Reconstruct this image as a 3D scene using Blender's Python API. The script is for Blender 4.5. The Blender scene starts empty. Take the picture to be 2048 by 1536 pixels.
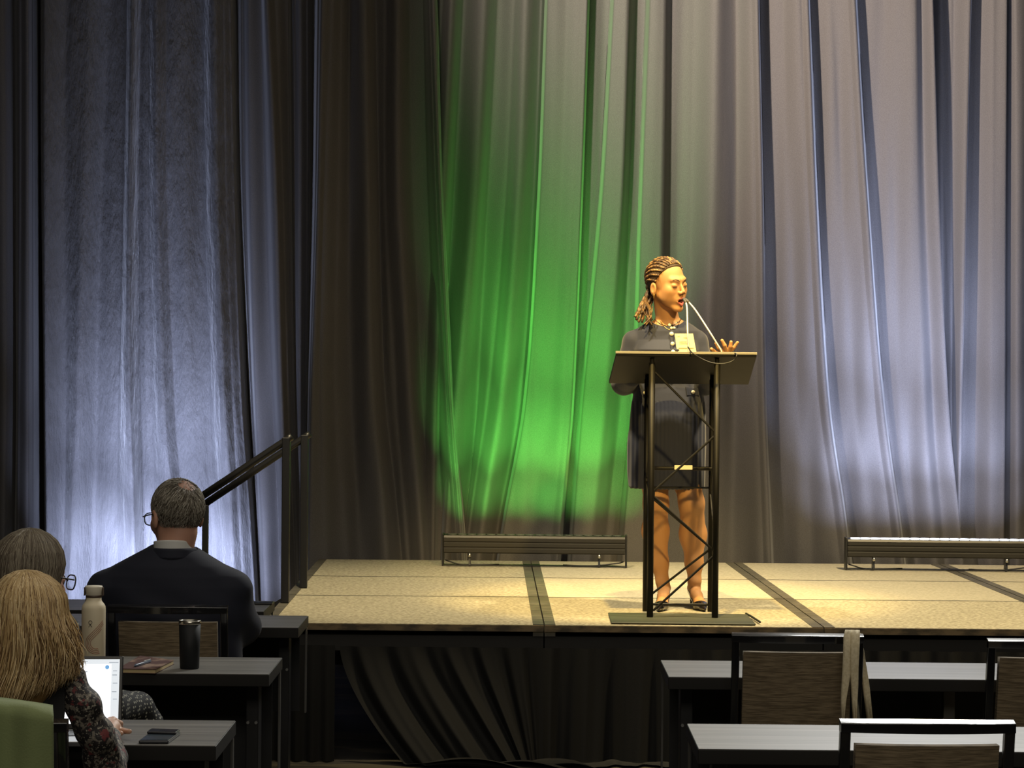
import bpy, math, random
import numpy as np
from mathutils import Vector, Matrix
random.seed(7); np.random.seed(7)
R = math.radians
scene = bpy.context.scene
COL = scene.collection

# ---------------------------------------------------------------- camera, world, exposure, lights
F_PX = 5000.0
CAM_H = 1.694
cd = bpy.data.cameras.new('camera'); cam = bpy.data.objects.new('camera', cd); COL.objects.link(cam)
cd.sensor_width = 36.0; cd.lens = F_PX / 2048 * 36.0; cd.clip_end = 100
CAM_M = (Matrix.Rotation(R(90 - 0.218), 3, 'X') @ Matrix.Rotation(R(0.5), 3, 'Z'))
cam.matrix_world = Matrix.Translation((0, 0, CAM_H)) @ CAM_M.to_4x4()
scene.camera = cam

scene.view_settings.view_transform = 'Standard'
scene.view_settings.look = 'None'
scene.view_settings.gamma = 1.0
scene.view_settings.use_curve_mapping = False
scene.view_settings.exposure = 0.45

w = bpy.data.worlds.new('world'); scene.world = w; w.use_nodes = True
w.node_tree.nodes['Background'].inputs[0].default_value = (0.5, 0.6, 0.8, 1)
w.node_tree.nodes['Background'].inputs[1].default_value = 0.02

def lamp(kind, name, loc, target, power, color, **kw):
    l = bpy.data.lights.new(name, kind); l.energy = power; l.color = color
    o = bpy.data.objects.new(name, l); COL.objects.link(o); o.location = loc
    d = Vector(target) - Vector(loc)
    o.rotation_euler = d.to_track_quat('-Z', 'Y').to_euler()
    for k, v in kw.items(): setattr(l, k, v)
    return o
# stage key lights, hung high over the audience
WARM = (1.0, 0.68, 0.20)
lamp('SPOT', 'stage_key_spot', (0.45, 9.35, 5.6), (0.72, 11.75, 1.25), 1300, WARM, spot_size=R(25), spot_blend=0.6, shadow_soft_size=0.06)
lamp('SPOT', 'stage_key_spot', (1.6, 5.6, 4.6), (0.78, 11.75, 1.60), 1050, WARM, spot_size=R(15), spot_blend=0.7, shadow_soft_size=0.10)
lamp('SPOT', 'stage_wash_spot', (2.6, 10.6, 5.7), (2.0, 12.5, 0.6), 1450, (1.0, 0.80, 0.46), spot_size=R(54), spot_blend=0.7, shadow_soft_size=0.15)
lamp('SPOT', 'stage_fill_spot', (-0.6, 10.6, 5.7), (0.0, 12.5, 0.6), 950, (1.0, 0.82, 0.50), spot_size=R(50), spot_blend=0.8, shadow_soft_size=0.15)
# warm wash that reaches the drapes
lamp('SPOT', 'drape_wash_spot', (-1.2, 10.6, 5.8), (2.2, 14.9, 4.0), 2100, (1.0, 0.82, 0.66), spot_size=R(58), spot_blend=1.0, shadow_soft_size=0.12)
# dim house lights
lamp('AREA', 'house_light', (0.0, 6.0, 5.8), (0, 6.0, 0), 70, (1.0, 0.92, 0.78), shape='RECTANGLE', size=6, size_y=5)
lamp('AREA', 'house_light_rear', (0.0, -1.0, 4.6), (0.0, 7.5, 0.6), 82, (1.0, 0.92, 0.78), shape='RECTANGLE', size=5, size_y=1.5)
# added pale light above the stage's right side, to brighten tables and chair rails
lamp('AREA', 'added_back_light', (2.4, 13.0, 5.5), (0.9, 7.0, 0.75), 38, (0.97, 0.97, 0.92), shape='RECTANGLE', size=1.6, size_y=.5, spread=R(60))
GREEN = (0.16, 1.0, 0.11); BLUE = (0.58, 0.67, 1.0)

# ---------------------------------------------------------------- pixel -> world helpers
def ray(px, py):
    return CAM_M @ Vector(((px - 1024) / F_PX, -(py - 768) / F_PX, -1))
def at(px, py, d):
    v = ray(px, py); v = v * (d / v.y); return Vector((v.x, v.y, v.z + CAM_H))
def atz(px, py, z):
    v = ray(px, py); t = (z - CAM_H) / v.z; return Vector((v.x * t, v.y * t, z))

# ---------------------------------------------------------------- materials
MATS = {}
def mat(name, col, rough=0.6, metal=0.0, spec=0.5, noise=None, bump=None, sheen=0.0, emit=None, emit_s=0.0, coat=0.0, sss=0.0):
    if name in MATS: return MATS[name]
    m = bpy.data.materials.new(name); m.use_nodes = True
    nt = m.node_tree; b = nt.nodes['Principled BSDF']
    b.inputs['Base Color'].default_value = (*col, 1)
    b.inputs['Roughness'].default_value = rough
    b.inputs['Metallic'].default_value = metal
    b.inputs['Specular IOR Level'].default_value = spec
    b.inputs['Sheen Weight'].default_value = sheen
    b.inputs['Coat Weight'].default_value = coat
    if sss:
        b.inputs['Subsurface Weight'].default_value = sss
        b.inputs['Subsurface Radius'].default_value = (0.012, 0.005, 0.003)
        b.inputs['Subsurface Scale'].default_value = 1.0
    if emit:
        b.inputs['Emission Color'].default_value = (*emit, 1); b.inputs['Emission Strength'].default_value = emit_s
    tc = None
    def coords(scale):
        nonlocal tc
        if tc is None: tc = nt.nodes.new('ShaderNodeTexCoord')
        mp = nt.nodes.new('ShaderNodeMapping'); nt.links.new(tc.outputs['Object'], mp.inputs[0])
        mp.inputs['Scale'].default_value = scale if hasattr(scale, '__len__') else (scale,) * 3
        return mp
    if noise:      # (colour2, scale(3), detail, lo, hi)
        c2, sc, det, lo, hi = noise
        mp = coords(sc); n = nt.nodes.new('ShaderNodeTexNoise'); n.inputs['Scale'].default_value = 1; n.inputs['Detail'].default_value = det
        nt.links.new(mp.outputs[0], n.inputs['Vector'])
        r = nt.nodes.new('ShaderNodeValToRGB'); r.color_ramp.elements[0].position = lo; r.color_ramp.elements[1].position = hi
        r.color_ramp.elements[0].color = (*col, 1); r.color_ramp.elements[1].color = (*c2, 1)
        nt.links.new(n.outputs['Fac'], r.inputs[0]); nt.links.new(r.outputs[0], b.inputs['Base Color'])
    if bump:       # (scale, strength, distance)
        sc, st, dist = bump
        mp = coords(sc); n = nt.nodes.new('ShaderNodeTexNoise'); n.inputs['Scale'].default_value = 1; n.inputs['Detail'].default_value = 4
        nt.links.new(mp.outputs[0], n.inputs['Vector'])
        bp = nt.nodes.new('ShaderNodeBump'); bp.inputs['Strength'].default_value = st; bp.inputs['Distance'].default_value = dist
        nt.links.new(n.outputs['Fac'], bp.inputs['Height']); nt.links.new(bp.outputs[0], b.inputs['Normal'])
    MATS[name] = m
    return m

# ---------------------------------------------------------------- mesh building
class MB:
    def __init__(s): s.v = []; s.f = []; s.mi = []
    def add(s, v, f, mi=0):
        o = len(s.v); s.v += [tuple(p) for p in v]; s.f += [tuple(i + o for i in q) for q in f]; s.mi += [mi] * len(f); return s
    def box(s, lo, hi, mi=0, rot=0, piv=None):
        x0, y0, z0 = lo; x1, y1, z1 = hi
        v = [Vector(p) for p in ((x0,y0,z0),(x1,y0,z0),(x1,y1,z0),(x0,y1,z0),(x0,y0,z1),(x1,y0,z1),(x1,y1,z1),(x0,y1,z1))]
        return s.add(v, [(0,3,2,1),(4,5,6,7),(0,1,5,4),(1,2,6,5),(2,3,7,6),(3,0,4,7)], mi)
    def hexa(s, bottom, top, mi=0):
        return s.add(list(bottom) + list(top), [(0,3,2,1),(4,5,6,7),(0,1,5,4),(1,2,6,5),(2,3,7,6),(3,0,4,7)], mi)
    def tube(s, pts, r, n=10, mi=0, flat=None, cap=True):
        P = [Vector(p) for p in pts]; m = len(P)
        rr = r if hasattr(r, '__len__') else [r] * m
        t0 = (P[1] - P[0]).normalized()
        up = Vector((0, 0, 1)) if abs(t0.z) < 0.9 else Vector((1, 0, 0))
        a = t0.cross(up).normalized(); vs = []
        for i in range(m):
            t = (P[min(i+1, m-1)] - P[max(i-1, 0)]).normalized()
            a = (a - t * a.dot(t)).normalized(); b = t.cross(a)
            for k in range(n):
                th = 2 * math.pi * k / n + (math.pi / n)
                vs.append(P[i] + a * (math.cos(th) * rr[i]) + b * (math.sin(th) * rr[i] * (flat or 1)))
        fs = [(i*n+k, i*n+(k+1) % n, (i+1)*n+(k+1) % n, (i+1)*n+k) for i in range(m-1) for k in range(n)]
        if cap: fs += [tuple(range(n-1, -1, -1)), tuple((m-1)*n + k for k in range(n))]
        return s.add(vs, fs, mi)
    def lathe(s, prof, c=(0,0,0), n=32, mi=0):
        c = Vector(c); vs = []
        for r, z in prof:
            for k in range(n):
                th = 2*math.pi*k/n; vs.append(c + Vector((r*math.cos(th), r*math.sin(th), z)))
        m = len(prof)
        fs = [(i*n+k, i*n+(k+1) % n, (i+1)*n+(k+1) % n, (i+1)*n+k) for i in range(m-1) for k in range(n)]
        fs += [tuple(range(n-1, -1, -1)), tuple((m-1)*n + k for k in range(n))]
        return s.add(vs, fs, mi)
    def grid(s, G, mi=0, closed=False):
        """G: list of rows of points"""
        m = len(G); n = len(G[0]); vs = [p for row in G for p in row]
        fs = [(i*n+k, i*n+k+1, (i+1)*n+k+1, (i+1)*n+k) for i in range(m-1) for k in range(n-1)]
        return s.add(vs, fs, mi)
    def prism(s, poly, y0, y1, mi=0):
        """poly in (x,z), extruded along y"""
        n = len(poly)
        v = [(x, y0, z) for x, z in poly] + [(x, y1, z) for x, z in poly]
        f = [tuple(range(n)), tuple(range(2*n-1, n-1, -1))] + [(i, n+i, n+(i+1) % n, (i+1) % n) for i in range(n)]
        return s.add(v, f, mi)
def tag(o, label=None, cat=None, group=None, kind=None):
    if label: o['label'] = label
    if cat: o['category'] = cat
    if group: o['group'] = group
    if kind: o['kind'] = kind
    return o
def obj(name, mb, mats, parent=None, smooth=False, bevel=0, local=False, origin=None, seg=2):
    if isinstance(mb, MB): v, f, mi = mb.v, mb.f, mb.mi
    else: v, f = mb[0], mb[1]; mi = mb[2] if len(mb) > 2 else None
    v = np.array(v, dtype=float).reshape(-1, 3)
    off = np.zeros(3)
    if not local:
        if parent is not None:
            q = parent
            while q is not None: off += np.array(q.location); q = q.parent
        elif origin is not None: off = np.array(origin)
        else:
            off = np.array([(v[:,0].min()+v[:,0].max())/2, (v[:,1].min()+v[:,1].max())/2, v[:,2].min()])
    v = v - off
    me = bpy.data.meshes.new(name); me.from_pydata(v.tolist(), [], [tuple(int(i) for i in q) for q in f]); 
    if not hasattr(mats, '__len__'): mats = [mats]
    for m in mats: me.materials.append(m)
    if mi is not None and len(mats) > 1: me.polygons.foreach_set('material_index', np.array(mi, dtype=np.int32))
    if smooth: me.polygons.foreach_set('use_smooth', [True] * len(me.polygons))
    me.update(); me.validate()
    o = bpy.data.objects.new(name, me); COL.objects.link(o)
    if parent is not None: o.parent = parent
    elif not local: o.location = off
    if bevel:
        md = o.modifiers.new('bevel', 'BEVEL'); md.width = bevel; md.segments = seg; md.limit_method = 'ANGLE'; md.angle_limit = R(40)
        if smooth is False: 
            me.polygons.foreach_set('use_smooth', [True] * len(me.polygons)); 
            wn = o.modifiers.new('wn', 'WEIGHTED_NORMAL')
            wn.keep_sharp = False
    return o
def thing(name, label, cat, loc=(0,0,0), rotz=0, group=None):
    o = bpy.data.objects.new(name, None); COL.objects.link(o); o.empty_display_size = 0.1
    o.location = loc; o.rotation_euler = (0, 0, rotz)
    return tag(o, label, cat, group)
def copy_tree(o, loc=None, rotz=None, label=None, parent=None):
    c = o.copy(); COL.objects.link(c); c.parent = parent
    if loc is not None: c.location = loc
    if rotz is not None: c.rotation_euler = (0, 0, rotz)
    if label: c['label'] = label
    for ch in list(o.children): copy_tree(ch, parent=c)
    return c
def smooth_path(pts, n=8):
    """Catmull-Rom through pts"""
    P = [Vector(p) for p in pts]; P = [P[0]*2 - P[1]] + P + [P[-1]*2 - P[-2]]; out = []
    for i in range(1, len(P)-2):
        for k in range(n):
            t = k/n; a, b, c, d = P[i-1], P[i], P[i+1], P[i+2]
            out.append(0.5*((2*b) + (c-a)*t + (2*a-5*b+4*c-d)*t*t + (3*b-a-3*c+d)*t**3))
    out.append(P[-2]); return out

# ---------------------------------------------------------------- implicit surfaces (for bodies)
def V3(p): return np.array(p, dtype=np.float64)
def rc(p, a, b, ra, rb=None):
    if rb is None: rb = ra
    a = V3(a); b = V3(b); pa = p - a; ba = b - a
    h = np.clip(pa @ ba / max(ba @ ba, 1e-12), 0, 1)
    return np.linalg.norm(pa - h[:, None] * ba, axis=1) - (ra + (rb - ra) * h)
def chain(p, pts, rs, k=0.01):
    d = None
    for i in range(len(pts)-1):
        e = rc(p, pts[i], pts[i+1], rs[i], rs[i+1]); d = e if d is None else smin(d, e, k)
    return d
def el(p, c, r, M=None):
    q = p - V3(c)
    if M is not None: q = q @ M
    r = V3(r); k0 = np.linalg.norm(q / r, axis=1); k1 = np.linalg.norm(q / (r*r), axis=1)
    return k0 * (k0 - 1) / np.maximum(k1, 1e-9)
def smin(a, b, k):
    h = np.clip(0.5 + 0.5*(b-a)/k, 0, 1); return b + (a-b)*h - k*h*(1-h)
def smax(a, b, k): return -smin(-a, -b, k)
def sdf_mesh(fn, lo, hi, h):
    lo = V3(lo); hi = V3(hi); B = 8
    n = np.ceil((hi - lo) / h / B).astype(int) * B
    ax = [lo[i] + np.arange(n[i] + 1) * h for i in range(3)]
    D = np.full(n + 1, 1.0, dtype=np.float32)
    nb = n // B
    I, J, K = np.meshgrid(*[np.arange(k) for k in nb], indexing='ij')
    I, J, K = I.ravel(), J.ravel(), K.ravel()
    cen = lo + (np.stack([I, J, K], 1) + 0.5) * B * h
    dc = np.concatenate([fn(cen[i:i+50000]) for i in range(0, len(cen), 50000)])
    lim = B*h*0.87*1.6 + 0.004
    for t in range(len(I)):
        if dc[t] < 0: D[I[t]*B:(I[t]+1)*B+1, J[t]*B:(J[t]+1)*B+1, K[t]*B:(K[t]+1)*B+1] = -1.0
    act = np.where(np.abs(dc) < lim)[0]
    g = np.arange(B + 1); gi, gj, gk = [q.ravel() for q in np.meshgrid(g, g, g, indexing='ij')]
    for s0 in range(0, len(act), 150):
        a = act[s0:s0+150]
        ii = (I[a][:, None]*B + gi).ravel(); jj = (J[a][:, None]*B + gj).ravel(); kk = (K[a][:, None]*B + gk).ravel()
        P = lo + np.stack([ii, jj, kk], 1) * h
        D[ii, jj, kk] = fn(P)
    S = D < 0
    c = np.zeros(n, dtype=np.int8)
    for a in (0, 1):
        for b in (0, 1):
            for d in (0, 1): c += S[a:n[0]+a, b:n[1]+b, d:n[2]+d]
    cell = (c > 0) & (c < 8); ci = np.argwhere(cell)
    idx = np.full(n, -1, dtype=np.int64); idx[cell] = np.arange(len(ci))
    acc = np.zeros((len(ci), 3)); cnt = np.zeros(len(ci))
    cor = [(a, b, d) for a in (0, 1) for b in (0, 1) for d in (0, 1)]
    for x in range(8):
        for y in range(x+1, 8):
            p, q = cor[x], cor[y]
            if sum(abs(p[i]-q[i]) for i in range(3)) != 1: continue
            dp = D[ci[:,0]+p[0], ci[:,1]+p[1], ci[:,2]+p[2]]; dq = D[ci[:,0]+q[0], ci[:,1]+q[1], ci[:,2]+q[2]]
            m = (dp < 0) != (dq < 0); t = np.where(m, dp / np.where(m, dp - dq, 1), 0)
            pt = V3(p) + t[:, None] * (V3(q) - V3(p)); acc += pt * m[:, None]; cnt += m
    V = lo + (ci + acc / cnt[:, None]) * h
    for _ in range(2):   # pull the vertices onto the surface
        e = h * 0.25; d0 = fn(V)
        gr = np.stack([fn(V + np.eye(3)[i]*e) - d0 for i in range(3)], 1) / e
        gn = np.maximum((gr**2).sum(1), 0.25); st = -(d0 / gn)[:, None] * gr
        ln = np.linalg.norm(st, axis=1); st *= np.minimum(1, (h*0.5) / np.maximum(ln, 1e-9))[:, None]
        V = V + st
    Fs = []
    for ax_ in range(3):
        sl = [slice(1, -1)] * 3; s2 = [slice(1, -1)] * 3
        sl[ax_] = slice(0, -1); s2[ax_] = slice(1, None)
        A = S[tuple(sl)]; Bq = S[tuple(s2)]
        e = np.argwhere(A != Bq)
        if len(e) == 0: continue
        off = np.ones(3, dtype=int); off[ax_] = 0; e = e + off
        u = (ax_+1) % 3; v = (ax_+2) % 3
        def cidx(du, dv):
            q = e.copy(); q[:, u] -= du; q[:, v] -= dv; return idx[q[:,0], q[:,1], q[:,2]]
        quad = np.stack([cidx(1,1), cidx(0,1), cidx(0,0), cidx(1,0)], 1)
        inside = S[e[:,0], e[:,1], e[:,2]]
        quad[~inside] = quad[~inside][:, ::-1]
        Fs.append(quad)
    Fq = np.concatenate(Fs); Fq = Fq[(Fq >= 0).all(1)]
    return V, Fq
def strands(paths, r, n=3, nm=3, w=None):
    """thin tapered hair tubes, each with one of nm shades"""
    mb = MB()
    for pts in paths:
        m = len(pts); rr = [r * (0.55 + 0.45*math.sin(math.pi*min(1, (i+0.6)/(m*0.55)) if i < m*0.45 else math.pi/2)) * (1 if i < m*0.7 else max(0.12, 1-(i-m*0.7)/(m*0.32))) for i in range(m)]
        mb.tube(pts, rr, n, mi=random.randrange(nm))
    return mb
def rotm(yaw=0, pitch=0, roll=0):
    """columns = local axes in world; face looks along local -Y; yaw>0 turns it towards +X"""
    return Matrix.Rotation(yaw, 3, 'Z') @ Matrix.Rotation(pitch, 3, 'X') @ Matrix.Rotation(roll, 3, 'Y')
# ================================================================ room shell
def struct(name, mb, m, **k):
    o = obj(name, mb, m, **k); o['kind'] = 'structure'; return o
m_carpet = mat('carpet', (0.028, 0.024, 0.018), 0.95, noise=((0.065, 0.055, 0.033), (2.2, 5.5, 1), 2, 0.50, 0.56), bump=(300, 0.4, 0.003))
m_wall = mat('wall_paint', (0.10, 0.09, 0.08), 0.9, bump=(60, 0.1, 0.002))
m_ceil = mat('ceiling_paint', (0.12, 0.11, 0.10), 0.95, bump=(40, 0.1, 0.002))
struct('floor', MB().box((-7, -4, -0.1), (7, 15.6, 0)), m_carpet)
struct('wall_back', MB().box((-7, 15.6, 0), (7, 15.75, 6)), m_wall)
struct('wall_left', MB().box((-7.15, -4, 0), (-7, 15.75, 6)), m_wall)
struct('wall_right', MB().box((7, -4, 0), (7.15, 15.75, 6)), m_wall)
struct('wall_front', MB().box((-7.15, -4.15, 0), (7.15, -4, 6)), m_wall)
struct('ceiling', MB().box((-7.15, -4.15, 6), (7.15, 15.75, 6.12)), m_ceil)

# ================================================================ drapes
def velvet(name, col, crinkle):
    m = mat(name, col, 0.75, spec=0.25, sheen=0.22)
    nt = m.node_tree; b = nt.nodes['Principled BSDF']
    b.inputs['Sheen Roughness'].default_value = 0.35
    tc = nt.nodes.new('ShaderNodeTexCoord')
    def nz(sc, det, rough=0.5):
        mp = nt.nodes.new('ShaderNodeMapping'); mp.inputs['Scale'].default_value = sc; nt.links.new(tc.outputs['Object'], mp.inputs[0])
        n = nt.nodes.new('ShaderNodeTexNoise'); n.inputs['Scale'].default_value = 1; n.inputs['Detail'].default_value = det; n.inputs['Roughness'].default_value = rough
        nt.links.new(mp.outputs[0], n.inputs['Vector']); return n
    pile = nz((260, 260, 200), 2); crk = nz((13, 13, 3.4), 6, 0.62); 
    r = nt.nodes.new('ShaderNodeValToRGB'); r.color_ramp.elements[0].position = 0.36; r.color_ramp.elements[1].position = 0.66
    r.color_ramp.elements[0].color = (col[0]*0.9, col[1]*0.9, col[2]*0.9, 1); r.color_ramp.elements[1].color = (col[0]*1.12, col[1]*1.12, col[2]*1.12, 1)
    nt.links.new(pile.outputs['Fac'], r.inputs[0]); nt.links.new(r.outputs[0], b.inputs['Base Color'])
    b1 = nt.nodes.new('ShaderNodeBump'); b1.inputs['Strength'].default_value = crinkle; b1.inputs['Distance'].default_value = 0.03
    nt.links.new(crk.outputs['Fac'], b1.inputs['Height'])
    b2 = nt.nodes.new('ShaderNodeBump'); b2.inputs['Strength'].default_value = 0.12; b2.inputs['Distance'].default_value = 0.003
    nt.links.new(pile.outputs['Fac'], b2.inputs['Height']); nt.links.new(b1.outputs[0], b2.inputs['Normal']); nt.links.new(b2.outputs[0], b.inputs['Normal'])
    return m
m_velvet = velvet('grey_velvet', (0.115, 0.110, 0.112), 0.10)
m_velvet_crinkle = velvet('crinkled_grey_velvet', (0.115, 0.113, 0.118), 0.85)
YS = [-170, 0, 400, 800, 1050, 1330]
D0 = 14.93
def interp_line(xs, z, zs):
    # zs descending with YS; monotone piecewise smooth
    n = len(zs)
    if z >= zs[0]: return xs[0]
    for i in range(n-1):
        if z >= zs[i+1]:
            t = (zs[i]-z)/(zs[i]-zs[i+1])
            m0 = (xs[i+1]-xs[i-1])/(zs[i-1]-zs[i+1]) if i > 0 else (xs[1]-xs[0])/(zs[0]-zs[1])
            m1 = (xs[i+2]-xs[i])/(zs[i]-zs[i+2]) if i+2 < n else (xs[i+1]-xs[i])/(zs[i]-zs[i+1])
            h = zs[i]-zs[i+1]; t2, t3 = t*t, t**3
            return (2*t3-3*t2+1)*xs[i] + (t3-2*t2+t)*h*m0 + (-2*t3+3*t2)*xs[i+1] + (t3-t2)*h*m1
    return xs[-1]
def drape(label, lines, m, base=0.0, seed=1, zb=0.015, group='velvet drape panels behind the stage', amp=1.0):
    """lines: (x@0, x@400, x@800, x@1050, depth towards the room)"""
    rnd = random.Random(seed)
    L = []
    for ln in lines:
        x0, x4, x8, x10, dep = ln
        xs = [x0 + (x0-x4)*0.35, x0, x4, x8, x10, x10 + (x10-x8)*0.9]
        P = [at(x, y, D0) for x, y in zip(xs, YS)]
        L.append(([p.x for p in P], dep))
    zs = [at(1024, y, D0).z for y in YS]
    top = 5.2; rows = 110; G = []
    ph = [rnd.uniform(0, 6) for _ in range(8)]
    for i in range(rows+1):
        z = top + (zb-top)*i/rows; row = []
        k = max(0, min(1, (top-z)/(top-0.5)))
        X = [interp_line(l[0], z, zs) for l in L]
        Dp = [l[1]*(0.95+0.40*k)*amp for l in L]
        for j in range(len(L)-1):
            n = 14
            for q in range(n + (1 if j == len(L)-2 else 0)):
                t = q/n; s = t*t*(3-2*t)
                x = X[j] + (X[j+1]-X[j])*t
                dd = Dp[j] + (Dp[j+1]-Dp[j])*s
                dd += 0.006*math.sin(x*31+ph[0]+z*0.5) + 0.004*math.sin(x*53+ph[1]-z*0.8) + 0.006*math.sin(z*2.3+x*9+ph[2])
                row.append((x, D0 - base - dd, z))
        G.append(row)
    o = obj('drape', MB().grid(G), m, smooth=True)
    s = o.modifiers.new('cloth_thickness', 'SOLIDIFY'); s.thickness = 0.006; s.offset = -1
    return tag(o, label, 'curtain', group)
# columns: x at y=0,400,800,1050 ; forward offset
drape('narrow drape at the far left edge, lit blue with a sharp right edge', [
    (-120,-120,-120,-120,-.05),(-75,-78,-80,-80,.05),(-40,-42,-45,-45,-.05),(8,12,14,12,.05),(20,24,26,22,-.07),(44,44,42,40,.04),(59,60,61,60,.07),(63,64,65,64,.0),(66,67,68,67,-.12)], m_velvet, 0.0, 1)
drape('wide crinkled drape behind the man, brightest at its foot', [
    (78,78,80,84,-.13),(84,85,90,92,-.02),(96,97,99,102,.04),(138,136,134,130,.0),(180,172,160,150,.035),(225,206,196,190,-.01),(258,250,240,236,.02),(274,268,268,276,.085),(284,278,282,288,.0),(300,298,300,312,.015),(320,321,332,352,.065),(336,338,352,372,.02),(372,376,386,400,.035),(405,410,420,432,.015),(437,441,455,468,.085),(450,456,470,484,.05),(461,469,484,502,.02),(466,474,489,507,-.12)], m_velvet_crinkle, 0.03, 2, amp=1.4)
drape('slim blue-lit drape with bright fold beside the stair rails', [
    (470,474,492,510,-.14),(484,488,503,514,-.03),(500,504,515,528,.03),(522,530,545,556,.0),(537,556,566,578,.09),(552,567,577,588,.05),(574,578,586,594,.0),(578,583,590,598,-.12)], m_velvet, 0.0, 3, amp=1.15)
drape('thin dark brown drape in shadow beside the rails', [
    (572,576,582,586,-.12),(590,588,590,594,.0),(600,600,600,600,.03),(612,612,608,604,-.02),(622,620,612,608,-.10),(640,636,624,618,-.12)], m_velvet, -0.03, 4)
drape('brownish drape overlapping the green-lit one with curved right edge', [
    (630,625,614,612,-.12),(642,636,624,620,.02),(650,642,629,626,.09),(668,652,645,652,.06),(684,678,672,690,.01),(700,700,704,720,-.05),(731,738,748,770,.05),(752,758,772,798,-.06),(772,772,792,812,-.03),(798,800,822,842,.05),(822,828,846,862,-.04),(846,856,872,886,-.05),(862,876,896,915,.06),(868,882,902,922,.09),(871,885,905,926,.04),(873,887,907,928,-.06)], m_velvet, 0.08, 5)
drape('broad drape with fanning folds, lit green at left and violet at right', [
    (860,840,830,830,-.10),(885,865,850,850,.0),(904,886,872,868,.07),(926,906,885,880,-.05),(969,950,914,895,.07),(995,976,955,930,-.05),(1028,1010,975,940,.0),(1051,1036,1002,965,.08),(1082,1066,1040,996,-.03),(1090,1074,1047,1004,-.06),(1098,1083,1055,1011,.05),(1130,1118,1095,1060,.055),(1160,1148,1128,1105,.08),(1171,1158,1140,1118,.09),(1179,1165,1148,1126,-.04),(1222,1198,1160,1140,-.05),(1230,1207,1168,1149,.06),(1250,1238,1205,1180,.07),(1274,1258,1246,1216,-.05),(1292,1278,1262,1240,-.05),(1302,1286,1272,1250,.05),(1324,1318,1306,1290,.05),(1345,1342,1336,1320,-.04),(1385,1380,1375,1370,-.05),(1430,1424,1412,1404,.06),(1470,1470,1468,1465,-.02),(1500,1508,1512,1520,.06),(1510,1518,1522,1532,.08),(1519,1528,1534,1546,-.05),(1564,1575,1592,1612,.0),(1598,1612,1634,1666,.06),(1609,1624,1647,1682,.085),(1620,1637,1662,1698,-.03),(1660,1680,1706,1740,.02),(1692,1714,1744,1776,.06),(1702,1725,1756,1789,.085),(1714,1738,1770,1804,-.02),(1765,1780,1800,1826,.01),(1822,1828,1840,1858,.07),(1840,1848,1862,1880,.03),(1857,1869,1888,1911,.08),(1861,1873,1892,1915,.02),(1864,1876,1895,1918,-.10)], m_velvet, 0.02, 6, amp=1.12)
drape('straight bluish drape at the far right edge', [
    (1862,1862,1866,1870,-.12),(1884,1886,1892,1896,-.04),(1906,1904,1904,1904,.0),(1934,1925,1916,1912,.08),(1944,1934,1924,1922,-.03),(1962,1956,1950,1948,-.02),(1986,1984,1980,1978,.05),(2008,2006,2004,2002,.05),(2013,2012,2010,2008,-.07),(2028,2030,2030,2030,.05),(2060,2060,2062,2062,.02),(2085,2085,2086,2086,-.07),(2120,2120,2124,2124,.06),(2170,2172,2174,2174,-.05),(2215,2215,2218,2218,.06),(2270,2270,2270,2270,-.06)], m_velvet, 0.0, 7)

# ================================================================ stage
SZ = 0.60
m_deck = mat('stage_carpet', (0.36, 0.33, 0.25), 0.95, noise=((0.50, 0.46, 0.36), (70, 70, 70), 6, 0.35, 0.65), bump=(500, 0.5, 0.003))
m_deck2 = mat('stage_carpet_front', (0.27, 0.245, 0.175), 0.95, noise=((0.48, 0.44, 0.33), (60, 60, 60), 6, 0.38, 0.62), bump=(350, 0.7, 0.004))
m_rim = mat('stage_rim', (0.085, 0.08, 0.065), 0.6, metal=0.3, noise=((0.17, 0.155, 0.12), (9, 25, 9), 4, 0.4, 0.7))
m_black = mat('black_steel', (0.012, 0.012, 0.013), 0.38, spec=0.5)
m_frame = mat('stage_frame', (0.014, 0.012, 0.009), 0.6)
def sx(k, d):   # seam k at depth d, following the stage's slight turn
    f = [(-1.088, -1.128), (0.150, 0.118), (1.372, 1.310), (2.585, 2.515), (3.80, 3.72)][k]
    return f[0] + (f[1]-f[0])*(d-10.92)/3.8
DS = [10.92, 12.29, 13.46, 14.68]
names_col = ['leftmost', 'second-from-left', 'third-from-left', 'rightmost']; names_row = ['front', 'middle', 'rear']
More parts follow.
